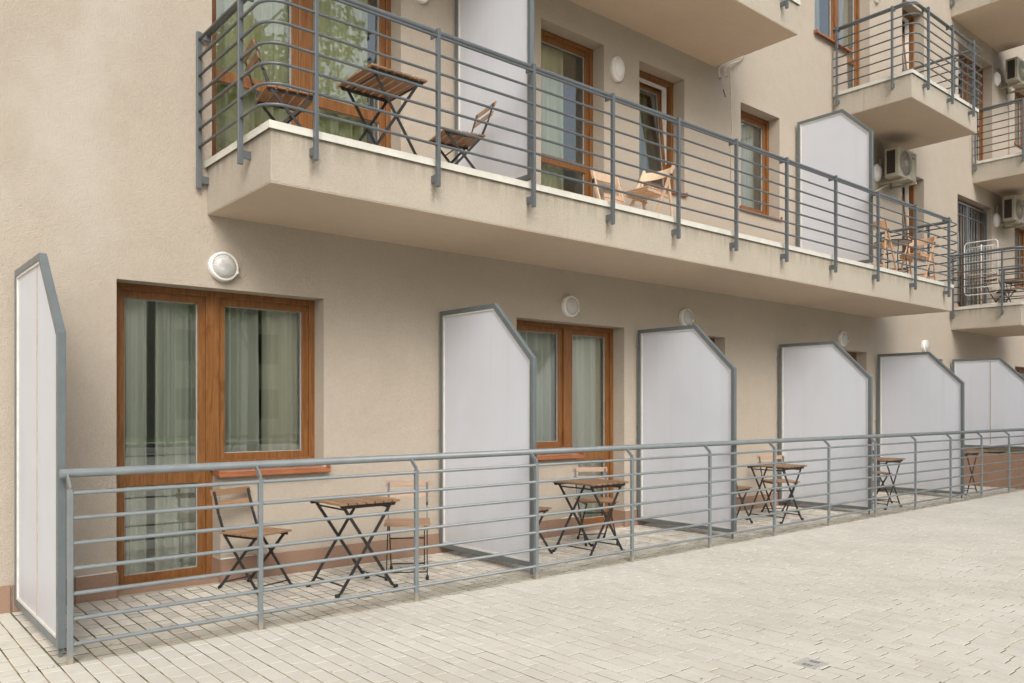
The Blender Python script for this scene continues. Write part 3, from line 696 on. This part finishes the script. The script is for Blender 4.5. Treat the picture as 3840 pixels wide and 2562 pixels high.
BO = (2.22, 1.24, .24)
screen(1.04, .055, 2.42, 1.885, 'leftmost white screen in a grey frame, seen almost edge-on beside the railing end', seam=5.93, bolts=BO)
screen(4.71, .06, 2.415, 1.885, 'large white screen between the first terrace and the second door', bolts=BO)
screen(7.70, .06, 2.42, 1.893, 'white ground floor screen right of the second glazed door', bolts=BO)
screen(10.88, .055, 2.405, 1.875, 'white ground floor screen right of the third table, fourth from the left', bolts=BO)
screen(14.0, .06, 2.395, 1.865, 'white ground floor screen ending at the brown retaining wall', bolts=BO)
screen(17.15, .69, 2.43, 1.90, 'farthest white screen standing on the brown retaining wall, with a centre seam', seam=5.96, bolts=(2.2,), foot=False)
screen(4.90, 3.535, 5.85, 5.42, 'tall white screen on the long balcony behind its railing, nearest on that floor', ypk=5.93, yf=5.50, bolts=(5.2,), foot=False)
screen(11.39, 3.535, 5.84, 5.41, 'white screen with a pointed top towards the right end of the long balcony', ypk=5.93, yf=5.49, bolts=(5.3,), foot=False)

# ------------------------------------------------------------------ wall lamps
def round_lamp(x, z, label):
    root = thing('wall_lamp', label, 'lamp', (x, YW, z), group='round wall lamps on the ground floor facade')
    build('base_ring', MB().lathe([(.121,0),(.123,.02),(.122,.045),(.114,.058),(.103,.062),(.100,.052),(.098,.03)], (x, YW, z)), M['white'], root)
    build('glass_cover', MB().lathe([(.102,.035),(.100,.055),(.088,.074),(.068,.088),(.044,.096),(.020,.100),(.0005,.101)], (x, YW, z)), M['lampglass'], root)
    for a in (2.6, -.35):
        build('clip', MB().box(x+.112*math.cos(a)-.006, x+.112*math.cos(a)+.006, YW-.066, YW-.056, z+.112*math.sin(a)-.014, z+.112*math.sin(a)+.014), M['white'], root)
    return root
round_lamp(2.516, 2.62, 'round white bulkhead lamp with ribbed glass above the nearest window')
round_lamp(6.53, 2.62, 'round lamp high above the second terrace door, right of the large screen')
round_lamp(8.66, 2.645, 'round lamp partly hidden behind the peak of the third screen')
round_lamp(12.81, 2.60, 'round lamp under the balcony just above the slope of the fourth screen')
round_lamp(15.95, 2.63, 'small far bright round lamp above the fifth screen')
def oval_lamp(x, z, label):
    root = thing('oval_wall_lamp', label, 'lamp', (x, YW, z), group='oval wall lamps beside the balcony doors')
    build('base_ring', MB().lathe([(.150,0),(.153,.02),(.150,.045),(.135,.055),(.125,.056)], (x, YW, z), sx=.70), M['white'], root)
    build('opal_cover', MB().lathe([(.130,.05),(.118,.072),(.085,.088),(.04,.096),(.0005,.098)], (x, YW, z), sx=.70), M['opal'], root)
    return root
oval_lamp(4.485, 5.60, 'oval lamp cut by the top picture edge left of the tall balcony screen')
oval_lamp(7.33, 5.565, 'oval white lamp between the balcony door and the tilted window')
oval_lamp(14.0, 5.565, 'oval white lamp beside the first cooling unit, behind the pointed screen')
oval_lamp(19.54, 5.57, 'oval white lamp left of the lower right cooling unit')
oval_lamp(19.56, 8.66, 'oval white lamp left of the upper right cooling unit')
oval_lamp(14.0, 8.68, 'oval lamp touching the top picture edge above the high balcony')

# ------------------------------------------------------------------ cooling units
def ac_unit(x, z, label):
    y0, y1, wd, ht = 6.28, 6.52, .70, .50
    root = thing('air_conditioner', label, 'air conditioner', (x, YW, z), group='outdoor cooling units on the facade')
    c = MB(); c.box(x, x+wd, y0, y1, z, z+ht)
    body = build('housing', c, M['ac'], root, bevel=.012)
    build('side_grille', MB().box(x-.004, x+.002, y0+.045, y1-.035, z+.05, z+ht-.045), M['fins'], root)
    g = MB()
    for i in range(14): zz = z+.06+i*(ht-.12)/13; g.box(x-.008, x-.003, y0+.045, y1-.035, zz, zz+.004)
    build('side_fins', g, M['fins'], root)
    r = rect(y0+.038, y1-.028, z+.042, z+ht-.037); fixnormals(build('side_frame', MB().ring(r, inset(r, .012), 'x', x-.010, x+.002), M['ac'], root))
    cx, cz = x+.27, z+ht/2
    build('fan_recess', MB().lathe([(.205,.004),(.205,.006),(.0005,.006)], (cx, y0, cz), n=36), M['conc'], root)
    rg = MB()
    for rr in (.205,.17,.135,.10,.065): rg.tube([(cx+rr*math.cos(t*math.pi/12), y0-.014, cz+rr*math.sin(t*math.pi/12)) for t in range(25)], .003, 5, False)
    for t in range(12): a = t*math.pi/6; rg.tube([(cx+.05*math.cos(a), y0-.014, cz+.05*math.sin(a)), (cx+.205*math.cos(a), y0-.012, cz+.205*math.sin(a))], .0028, 5)
    build('fan_guard', rg, M['ac'], root)
    build('fan_hub', MB().lathe([(.055,.010),(.052,.018),(.0005,.020)], (cx, y0, cz), n=20), M['ac'], root)
    r = rect(x+.51, x+wd-.02, z+.03, z+ht-.03); build('service_panel', MB().ring(r, inset(r, .006), 'y', y0-.004, y0), M['conc'], root)
    build('name_plate', MB().box(x+.53, x+.62, y0-.004, y0-.001, z+ht-.12, z+ht-.10), M['black'], root)
    for bx in (x+.20, x+.62):
        b_ = MB(); b_.box(bx-.02, bx+.02, y0-.03, YW-.001, z-.05, z-.015); b_.box(bx-.02, bx+.02, YW-.03, YW-.001, z-.015, z+.40); b_.box(bx-.03, bx+.03, y0+.02, y0+.06, z-.0149, z-.001)
        build('bracket', b_, M['ac'], root)
    return root
ac_unit(13.95, 5.43, 'beige outdoor cooling unit under the high balcony, right of the pointed screen')
ac_unit(19.60, 8.55, 'beige outdoor cooling unit at the right edge, upper of the two there')
ac_unit(19.42, 5.50, 'beige outdoor cooling unit at the right edge, lower of the two there')
def duct(pts, r, label, name='drain_pipe', mat='pipe', cat='pipe'):
    return build(name, MB().tube(pts, r, 8), M[mat], label=label, category=cat)
duct([(14.30,6.60,5.40),(14.22,6.66,5.36),(14.05,6.675,5.27),(13.90,6.68,5.20),(13.87,6.68,5.10),(13.87,6.68,3.50)], .016, 'thin white drain pipe running down beside the pointed screen')
duct([(20.15,6.6,8.55),(20.2,6.675,8.45),(20.34,6.68,8.2),(20.34,6.68,6.62)], .014, 'thin drain pipe below the upper right cooling unit')

# loose cut pipes below the upper balcony
root = thing('cut_pipe_bundle', 'loose white insulated pipes with cut ends hanging below the upper balcony corner', 'pipes', (9.6, YW, 6.1))
build('insulated_pipe', MB().tube([(10.02,6.69,6.50),(9.917,6.66,6.44),(9.78,6.62,6.37),(9.55,6.60,6.255),(9.36,6.61,6.15),(9.315,6.62,6.10),(9.31,6.62,6.05),(9.34,6.62,5.965)], .0125, 10), M['pipe'], root)
build('insulated_pipe', MB().tube([(10.0,6.69,6.47),(9.78,6.63,6.33),(9.60,6.61,6.24),(9.48,6.61,6.17),(9.425,6.62,6.10),(9.44,6.62,6.07),(9.485,6.62,6.035)], .0125, 10), M['pipe'], root)
build('wire_end', MB().tube([(9.34,6.62,5.97),(9.37,6.62,5.90),(9.41,6.62,5.835)], .004, 6), M['pipe'], root)
build('wire_end', MB().tube([(9.41,6.62,5.836),(9.43,6.62,5.80),(9.462,6.62,5.74)], .0065, 6), M['black'], root)
build('wire_end', MB().tube([(9.485,6.62,6.035),(9.508,6.62,5.97),(9.513,6.62,5.915)], .005, 6), M['pipe'], root)
build('cut_collar', MB().tube([(9.336,6.62,5.985),(9.341,6.62,5.962)], .0135, 8), M['black'], root); build('cut_collar', MB().tube([(9.48,6.62,6.045),(9.492,6.62,6.028)], .0135, 8), M['black'], root)
duct([(9.76,6.68,6.29),(9.70,6.685,6.26),(9.67,6.69,6.20),(9.675,6.69,6.09),(9.687,6.69,5.90),(9.69,6.69,5.60),(9.72,6.69,5.45),(9.722,6.69,5.38),(9.695,6.69,5.25),(9.69,6.69,4.6)], .005, 'thin pale cable hanging down the wall beside the small window', 'cable', 'pipe', 'cable')

# ------------------------------------------------------------------ folding slatted chair (faces +X)
def slat_chair(label):
    r = thing('folding_chair', label, 'chair', group='slatted folding chairs with black frames')
    for i in range(5):
        x = -.165+.083*i; build('seat_slat', MB().box(x-.034, x+.034, -.195, .195, .447, .463), M['acacia'], r, False, bevel=.003)
    for z, x in ((.765,-.292),(.672,-.262)):
        build('back_slat', MB().prism([(x-.004,z-.023),(x+.010,z-.026),(x-.008,z+.026),(x-.022,z+.023)], 'y', -.20, .20), M['acacia'], r, False, bevel=.003)
    for s_ in (-1, 1):
        y = .172*s_; l = MB(); l.beam((-.288,y,.775), (-.235,y,.60), .022, .008); l.tube([(-.235,y,.60),(-.222,y,.575)], .011, 6); l.beam((-.222,y,.575), (-.165,y,.44), .012, .020); l.beam((-.165,y,.44), (.215,y,.02), .010, .022)
        lg = build('back_post', l, M['black'], r, False); build('foot_cap', MB().tube([(.212,y,.026),(.235,y,.004)], .014, 8), M['rubber'], lg, False)
        y = .148*s_; l = MB().beam((.165,y,.438), (-.235,y,.02), .010, .022)
        lg = build('leg', l, M['black'], r, False); build('foot_cap', MB().tube([(-.232,y,.026),(-.258,y,.004)], .014, 8), M['rubber'], lg, False)
        build('seat_bracket', MB().box(-.19, .19, y-.004+s_*.012, y+.004+s_*.012, .425, .4469), M['black'], r, False)
    build('crossbar', MB().tube([(.185,-.172,.055),(.185,.172,.055)], .006, 8), M['black'], r, False)
    build('crossbar', MB().tube([(-.205,-.148,.055),(-.205,.148,.055)], .006, 8), M['black'], r, False)
    build('crossbar', MB().tube([(.06,-.148,.325),(.06,.148,.325)], .006, 8), M['black'], r, False)
    for o in r.children: o.data.materials[0] = o.data.materials[0]
    return r
def slat_table(label):
    r = thing('folding_table', label, 'table', group='slatted folding tables with black legs')
    for i in range(7):
        x = -.2355+.0785*i; build('slat', MB().box(x-.032, x+.032, -.29, .29, .700, .718), M['acacia'], r, False, bevel=.003)
    for s_ in (-1, 1):
        build('top_rail', MB().prism([(-.25,.699),(-.235,.672),(.235,.672),(.25,.699)], 'y', s_*.255-.006, s_*.255+.006), M['black'], r, False)
    for sy in (-1, 1):
        for d_, yo in ((1, .245), (-1, .225)):
            y = sy*yo; l = MB(); l.beam((d_*.205,y,.685), (-d_*.235,y,.03), .009, .024); l.beam((-d_*.235,y,.03), (-d_*.262,y,.012), .009, .018)
            lg = build('leg', l, M['black'], r, False); build('foot_cap', MB().tube([(-d_*.250,y,.014),(-d_*.282,y,.014)], .014, 8), M['rubber'], lg, False)
    for d_, yo in ((1, .245), (-1, .225)):
        build('crossbar', MB().tube([(-d_*.205,-yo,.075),(-d_*.205,yo,.075)], .007, 8), M['black'], r, False)
        build('crossbar', MB().tube([(d_*.19,-yo,.66),(d_*.19,yo,.66)], .007, 8), M['black'], r, False)
    return r
ch = slat_chair('brown slatted folding chair below the first window, left of the nearest table')
ch.location = (2.637, 6.30, 0); ch.rotation_euler = (0, 0, rad(-71))
tb = slat_table('brown slatted folding table on the nearest terrace'); tb.location = (3.245, 5.825, 0)
dup(ch, (3.865, 5.975, 0), rad(-124), 'slatted folding chair between the nearest table and the large white screen, seen from the front')
dup(tb, (5.86, 5.715, 0), 0, 'slatted folding table on the second terrace in front of its door')
dup(ch, (6.365, 6.10, 0), rad(-122), 'slatted folding chair behind the second terrace table')
dup(ch, (5.26, 6.03, 0), rad(12), 'slatted folding chair mostly hidden by the large screen, only its front edge shows')
dup(tb, (9.40, 5.81, 0), 0, 'slatted folding table on the third terrace')
dup(ch, (9.98, 6.10, 0), rad(-124), 'slatted folding chair behind the third terrace table')
dup(ch, (8.66, 5.98, 0), rad(8), 'slatted folding chair peeking out right of the third screen')
dup(tb, (11.80, 5.62, 0), 0, 'slatted folding table at the right end of the fourth screen')
dup(ch, (12.42, 5.98, 0), rad(-124), 'slatted folding chair behind the table beside the fourth screen')
dup(tb, (14.78, 5.66, 0), 0, 'slatted folding table before the brown retaining wall')
dup(ch, (15.1, 6.05, 0), rad(-124), 'slatted folding chair behind the table before the brown retaining wall')
dup(ch, (2.82, 6.13, F1), rad(-10), 'slatted folding chair at the left corner of the long balcony')
dup(tb, (3.58, 5.93, F1), 0, 'slatted folding table on the near part of the long balcony')
dup(ch, (4.44, 6.03, F1), rad(168), 'slatted folding chair in front of the tall balcony screen')
dup(ch, (18.95, 6.36, F1), rad(-28), 'small dark folding chair behind the drying rack')
dup(tb, (19.55, 6.2, F1), 0, 'small dark table at the right edge on the far first floor balcony')

# pale wooden folding chair (faces +X)
def wood_chair(label, W='beech'):
    r = thing('wooden_folding_chair', label, 'chair', group='pale wooden folding chairs')
    for s_ in (-1, 1):
        y = .215*s_
        build('back_post', MB().beam((-.215,y,.80), (.215,y,.0), .022, .036), M[W], r, False, bevel=.003)
        build('leg', MB().beam((-.135,y-.024*s_,.64), (-.235,y-.024*s_,.0), .020, .034), M[W], r, False, bevel=.003)
        build('seat_rail', MB().beam((-.20,y-.05*s_,.415), (.215,y-.05*s_,.435), .02, .035), M[W], r, False, bevel=.003)
        build('hinge', MB().box(-.155, -.115, y+.012*s_-.004, y+.012*s_+.004, .615, .665), M['black'], r, False)
    for i in range(7):
        x = -.175+.062*i; build('seat_slat', MB().box(x-.024, x+.024, -.175, .175, .442+.003*i, .456+.003*i), M[W], r, False, bevel=.003)
    bd = MB(); n = 10
    vs = []
    for i in range(n+1):
        t = i/n*2-1; xx = -.205-.055*(1-t*t)
        for z, k in ((.665,.05),(.775,-.008)):
            vs += [(xx+k*.9, t*.205, z), (xx+k*.9-.012, t*.205, z)]
    fs = []
    for i in range(n):
        a = 4*i; fs += [(a,a+4,a+6,a+2),(a+1,a+3,a+7,a+5),(a+2,a+6,a+7,a+3),(a,a+1,a+5,a+4)]
    fs += [(0,2,3,1), (4*n, 4*n+1, 4*n+3, 4*n+2)]
    build('back_board', bd.add(vs, fs, False), M[W], r, False)
    build('crossbar', MB().beam((.165,-.215,.10), (.165,.215,.10), .03, .016, (0,0,1)), M[W], r, False)
    build('crossbar', MB().beam((-.215,-.19,.12), (-.215,.19,.12), .03, .016, (0,0,1)), M[W], r, False)
    return r
wc = wood_chair('open pale wooden folding chair with curved backrest under the tilted window')
wc.location = (7.26, 6.14, F1); wc.rotation_euler = (0, 0, rad(183))
wc = wood_chair('honey', 'beech2'); wc.location = (13.58, 5.82, F1); wc.rotation_euler = (0, 0, rad(178)); wc['label'] = ('pale wooden folding chair right of the round metal table at the balcony end')
dup(wc, (12.28, 5.85, F1), rad(2), 'pale wooden folding chair left of the round metal table, half behind the pointed screen')
# collapsed chair leaning on the wall
r = thing('collapsed_wooden_chair', 'pale wooden chair folded flat with its slatted seat hanging down, left of the open one', 'chair', (7.01, 6.40, F1), rad(-90), group='pale wooden folding chairs')
for s_ in (-1, 1):
    y = .21*s_; build('back_post', MB().beam((-.20,y,.76), (.05,y,.0), .022, .036), M['beech'], r, False, bevel=.003)
    build('leg', MB().beam((-.16,y-.024*s_,.60), (-.02,y-.024*s_,.0), .020, .034), M['beech'], r, False, bevel=.003)
    build('hinge', MB().box(-.175, -.135, y+.012*s_-.004, y+.012*s_+.004, .58, .63), M['black'], r, False)
for i in range(7): z = .08+.058*i; build('seat_slat', MB().box(.055-.12*z/.5, .070-.12*z/.5, -.17, .17, z-.022, z+.022), M['beech'], r, False, bevel=.003)
build('back_board', MB().box(-.20, -.185, -.20, .20, .64, .74), M['beech'], r, False, bevel=.004)

# round metal table
tx, ty = 13.08, 5.98
r = thing('round_metal_table', 'round black metal garden table with wavy legs at the end of the long balcony', 'table', (tx, ty, F1))
ci = lambda rr, z, n=32: [(rr*math.cos(2*math.pi*i/n), rr*math.sin(2*math.pi*i/n), z) for i in range(n+1)]
build('rim', MB().tube(ci(.28, .63), .008, 8, False), M['black'], r, False)
build('table_top', MB().lathe([(.0005,0)], (0,0,0)) if False else MB().prism([(.275*math.cos(2*math.pi*i/32), .275*math.sin(2*math.pi*i/32)) for i in range(32)], 'z', .622, .630), M['galv'], r, False)
build('shelf_ring', MB().tube(ci(.23, .17), .007, 8, False), M['black'], r, False)
for i in range(4):
    a = math.pi/4+i*math.pi/2; c, s_ = math.cos(a), math.sin(a)
    build('leg', MB().tube([(c*q, s_*q, z) for q, z in ((.25,.62),(.235,.54),(.205,.42),(.21,.30),(.235,.17),(.23,.08),(.24,.0))], .008, 8), M['black'], r, False)
sh = MB()
for i in range(-4, 5): yy = i*.05; q = math.sqrt(.23**2-yy*yy); sh.tube([(-q,yy,.17),(q,yy,.17)], .004, 6)
build('shelf', sh, M['black'], r, False)

# drying rack (stands in the plane X = 17.32)
r = thing('drying_rack', 'white wire laundry drying rack folded upright on the far balcony', 'drying rack', (17.34, 6.2, F1))
def rr_path(y0, y1, z0, z1, rr, x=0.0, n=5):
    pts = []
    for cy, cz, a0 in ((y1-rr, z1-rr, 0), (y0+rr, z1-rr, 90), (y0+rr, z0+rr, 180), (y1-rr, z0+rr, 270)):
        for i in range(n+1): a = rad(a0+90*i/n); pts.append((x, cy+rr*math.cos(a), cz+rr*math.sin(a)))
    return pts + [pts[0]]
build('outer_frame', MB().tube(rr_path(-.30, .30, .22, 1.26, .07), .011, 8, False), M['rackwhite'], r, False)
build('leg_frame', MB().tube([(.03,-.29,.02),(.03,.29,.02)], .011, 8).tube([(.02,0,.02),(.02,0,1.20)], .014, 8).tube([(.02,-.24,1.16),(.02,.24,1.16)], .011, 8).tube([(.015,-.2,.36),(.015,.25,.36)], .011, 8), M['rackwhite'], r, False)
wr = MB()
for i in range(11): y = -.26+.052*i; wr.tube([(.0,y,.40),(.0,y,1.14)], .0026, 5)
for i in range(12): z = .44+.062*i; wr.tube([(.004,-.28,z),(.004,.28,z)], .0026, 5)
build('wire_grid', wr, M['rackwhite'], r, False)
build('side_wing', MB().tube(rr_path(-.27, .25, .62, .88, .05, .02), .006, 6, False), M['rackwhite'], r, False)

# security grille in front of the far door
r = thing('door_grille', 'grey steel security grille with lock post in front of the far balcony door', 'grille', (18.4, 6.80, F1))
g0, g1, gy = 17.55, 19.30, 6.80
q = rect(g0, g1, F1+.03, 5.72); fixnormals(build('grille_frame', MB().ring(q, inset(q, .04), 'y', gy-.018, gy+.018), M['steel'], r))
build('lock_post', MB().box(18.20, 18.27, gy-.022, gy+.022, F1+.07, 5.68), M['steel'], r)
build('lock', MB().box(18.15, 18.22, gy-.04, gy-.0225, 4.55, 4.70), M['steel'], r)
build('grille_rail', MB().box(g0+.04, 18.20, gy-.012, gy+.012, 5.45, 5.475).box(18.27, g1-.04, gy-.012, gy+.012, 5.45, 5.475), M['steel'], r)
for i in range(12):
    x = g0+.12+i*.14
    if abs(x-18.235) > .06: build('grille_bar', MB().tube([(x, gy, F1+.07), (x, gy, 5.68)], .008, 6), M['steel'], r)

# basket on the high balcony
r = thing('basket', 'small pale woven bowl at the right front corner of the high balcony', 'basket', (14.45, 5.60, F2-.006))
bs = MB()
prof = [(.045,0),(.07,.02),(.095,.06),(.105,.10),(.098,.10),(.088,.06),(.06,.026),(.0005,.022)]
n = 20
for i, (q, z) in enumerate(prof):
    for j in range(n): a = 2*math.pi*j/n; bs.v.append(Vector((q*math.cos(a), q*math.sin(a), z)))
for i in range(len(prof)-1):
    for j in range(n): a = i*n+j; b_ = i*n+(j+1) % n; bs.f.append([a, b_, b_+n, a+n]); bs.sm.append(True)
build('bowl', bs, M['basket'], r, False)
build('rim', MB().tube(ci(.102, .10, 20), .007, 6, False), M['basket'], r, False)

# drain cover
r = thing('drain_cover', 'small square metal drain cover set in the courtyard paving', 'drain cover', (4.245, 2.40, 0))
q = [(DR[0]+.004,DR[2]+.004),(DR[1]-.004,DR[2]+.004),(DR[1]-.004,DR[3]-.004),(DR[0]+.004,DR[3]-.004)]; qi = [(a+(.010 if i in (0,3) else -.010), b_+(.010 if i < 2 else -.010)) for i, (a, b_) in enumerate(q)]
fixnormals(build('frame', MB().ring(q, qi, 'z', -.02, .0065), M['galv'], r))
build('cover_plate', MB().box(DR[0]+.015, DR[1]-.015, DR[2]+.015, DR[3]-.015, -.02, .0045), M['galv'], r)
for xx in (4.195, 4.215, 4.275, 4.295): build('slot', MB().box(xx-.004, xx+.004, 2.37, 2.43, .0040, .0050), M['slot'], r)

# retaining wall, soil and weeds at the end of the terraces
r = thing('retaining_wall', 'low brown rendered retaining wall closing the terraces', 'wall', (16.5, 6, 0))
fixnormals(build('wall_body', MB().prism([(16.5,6.70),(16.5,5.14),(26.0,5.14),(26.0,6.70)], 'z', -.02, .615), M['retaining'], r, bevel=.008))
so = MB(); R = random.Random(4); nx, ny = 30, 8
for i in range(nx+1):
    for j in range(ny+1):
        so.v.append(Vector((16.56+9.3*i/nx, 5.2+1.5*j/ny, .60+(.055 if 0 < j else .0)*(.5+R.random()*.9))))
for i in range(nx):
    for j in range(ny): a = i*(ny+1)+j; so.f.append([a, a+ny+1, a+ny+2, a+1]); so.sm.append(True)
build('planting_soil', so, M['soil'], kind='structure', label='rough brown soil on top of the retaining wall')
gr = MB()
def tuft(x, y, z, k, h):
    for i in range(k):
        a = R.uniform(0, 6.28); l = R.uniform(.4,1)*h; c, s_ = math.cos(a), math.sin(a); x1, y1 = x+R.uniform(-.03,.03), y+R.uniform(-.03,.03)
        gr.add([(x1-s_*.003,y1+c*.003,z),(x1+s_*.003,y1-c*.003,z),(x1+c*l*.5,y1+s_*l*.5,z+l)], [(0,1,2)])
for i in range(46): tuft(R.uniform(16.58,19.5), R.uniform(5.25,6.0), .63, 14, .07)
for x, y in ((5.93,5.24),(6.2,5.16),(2.06,5.75),(6.6,5.13),(1.35,5.35),(3.45,5.13),(9.7,5.15)): tuft(x, y, -.003, 9, .018)
build('weeds', gr, M['leaf'], kind='stuff', label='thin green weeds and grass tufts')

# ------------------------------------------------------------------ the far side of the courtyard (seen in the glass)
build('boundary_wall', MB().box(-30, 11.8, -35.3, -35, -.05, 3.1), M['conc'], label='grey concrete boundary wall across the courtyard, mirrored in the nearest door', category='wall')
ob = thing('old_house', 'old house with peeling render beyond the boundary wall, mirrored in the glass', 'house', (-2, -42, 0))
build('wall', MB().box(-16, 11, -50, -41, -.05, 13), M['oldwall'], ob)
for x in (-12, -7, -2, 3, 8): 
    for z in (4.5, 8.3): f_ = build('window', MB().box(x-.6, x+.6, -41.02, -40.98, z, z+1.7), M['slot'], ob); build('frame', MB().ring(rect(x-.7, x+.7, z-.1, z+1.8), rect(x-.6, x+.6, z, z+1.7), 'y', -40.97, -41.02), M['oldwall'], f_)
wg = thing('residential_wing', 'beige courtyard wing with long balcony bands, mirrored in the windows', 'building', (25, -30, 0))
build('wall', MB().box(12.6, 60, -44, -30, -.05, 19.5), M['band'], wg)
for i in range(6):
    z = 2.9+3.1*i; build('balcony_band', MB().box(13.2, 60, -31.2, -30.01, z, z+.35), M['wall'], wg)
    for x in range(14, 58, 4): f_ = build('window', MB().box(x, x+1.7, -30.03, -29.98, z-2.0, z-.35), M['slot'], wg)
    build('rail_bars', MB().box(13.2, 60, -31.2, -31.17, z+1.0, z+1.05).box(13.2, 60, -31.2, -31.18, z+.7, z+.72).box(13.2, 60, -31.2, -31.18, z+.5, z+.52), M['steel'], wg)
def leaf_cloud(name, mat, parent, blobs, n, size, seed, **kw):
    R = random.Random(seed); mb = MB(); vs = []; fs = []
    for i in range(n):
        c, rr = R.choice(blobs); u = Vector((R.gauss(0,1), R.gauss(0,1), R.gauss(0,1))).normalized()*(R.random()**.45)
        p_ = Vector(c)+Vector((u.x*rr[0], u.y*rr[1], u.z*rr[2])); a = Vector((R.gauss(0,1), R.gauss(0,1), R.gauss(0,1))).normalized(); b_ = a.orthogonal().normalized(); s_ = size*R.uniform(.6,1.3)
        k = len(vs); vs += [p_-a*s_, p_+b_*s_*.5, p_+a*s_, p_-b_*s_*.5]; fs.append((k,k+1,k+2,k+3))
    mb.add(vs, fs); return build(name, mb, mat, parent, **kw)
hb = [((x, -34.4, .8), (1.0,.6,.85)) for x in range(-12, 12, 1)]
h_ = thing('hedge', 'low leafy hedge along the boundary wall, mirrored in the nearest door', 'hedge', (0, -34.4, 0)); leaf_cloud('foliage', M['leaf'], h_, hb, 9000, .09, 3)
def tree(x, y, h, cr, seed, label):
    R = random.Random(seed); t = thing('deciduous_tree', label, 'tree', (x, y, 0), group='leafy trees on the courtyard lawn')
    tr_ = MB().tube([(x,y,-.05),(x+.05,y,h*.25),(x-.05,y+.1,h*.5),(x,y,h*.85)], [.17,.14,.10,.03], 10); blobs = []
    for i in range(24):
        a = R.uniform(0, 6.28); q = R.uniform(.3,1)*cr; z = h*R.uniform(.30,.96); e = (x+q*math.cos(a), y+q*math.sin(a), z)
        tr_.tube([(x,y,z-q*.7), ((x+e[0])/2, (y+e[1])/2, z-q*.15), e], [.05,.035,.012], 6); s_ = R.uniform(.7,1.25); blobs.append((e, (s_, s_, s_*.9)))
    build('trunk', tr_, M['bark'], t); leaf_cloud('crown', M['leaf'], t, blobs, 17000, .10, seed+1)
tree(9.8, -9.8, 16.0, 3.2, 5, 'leafy tree mirrored in the corner balcony door')
tree(6.2, -20.0, 11.5, 2.6, 8, 'tree mirrored at the left edge of the nearest terrace door')
tree(15.6, -11.5, 15.0, 2.8, 12, 'tree mirrored in the balcony door right of the tall screen')
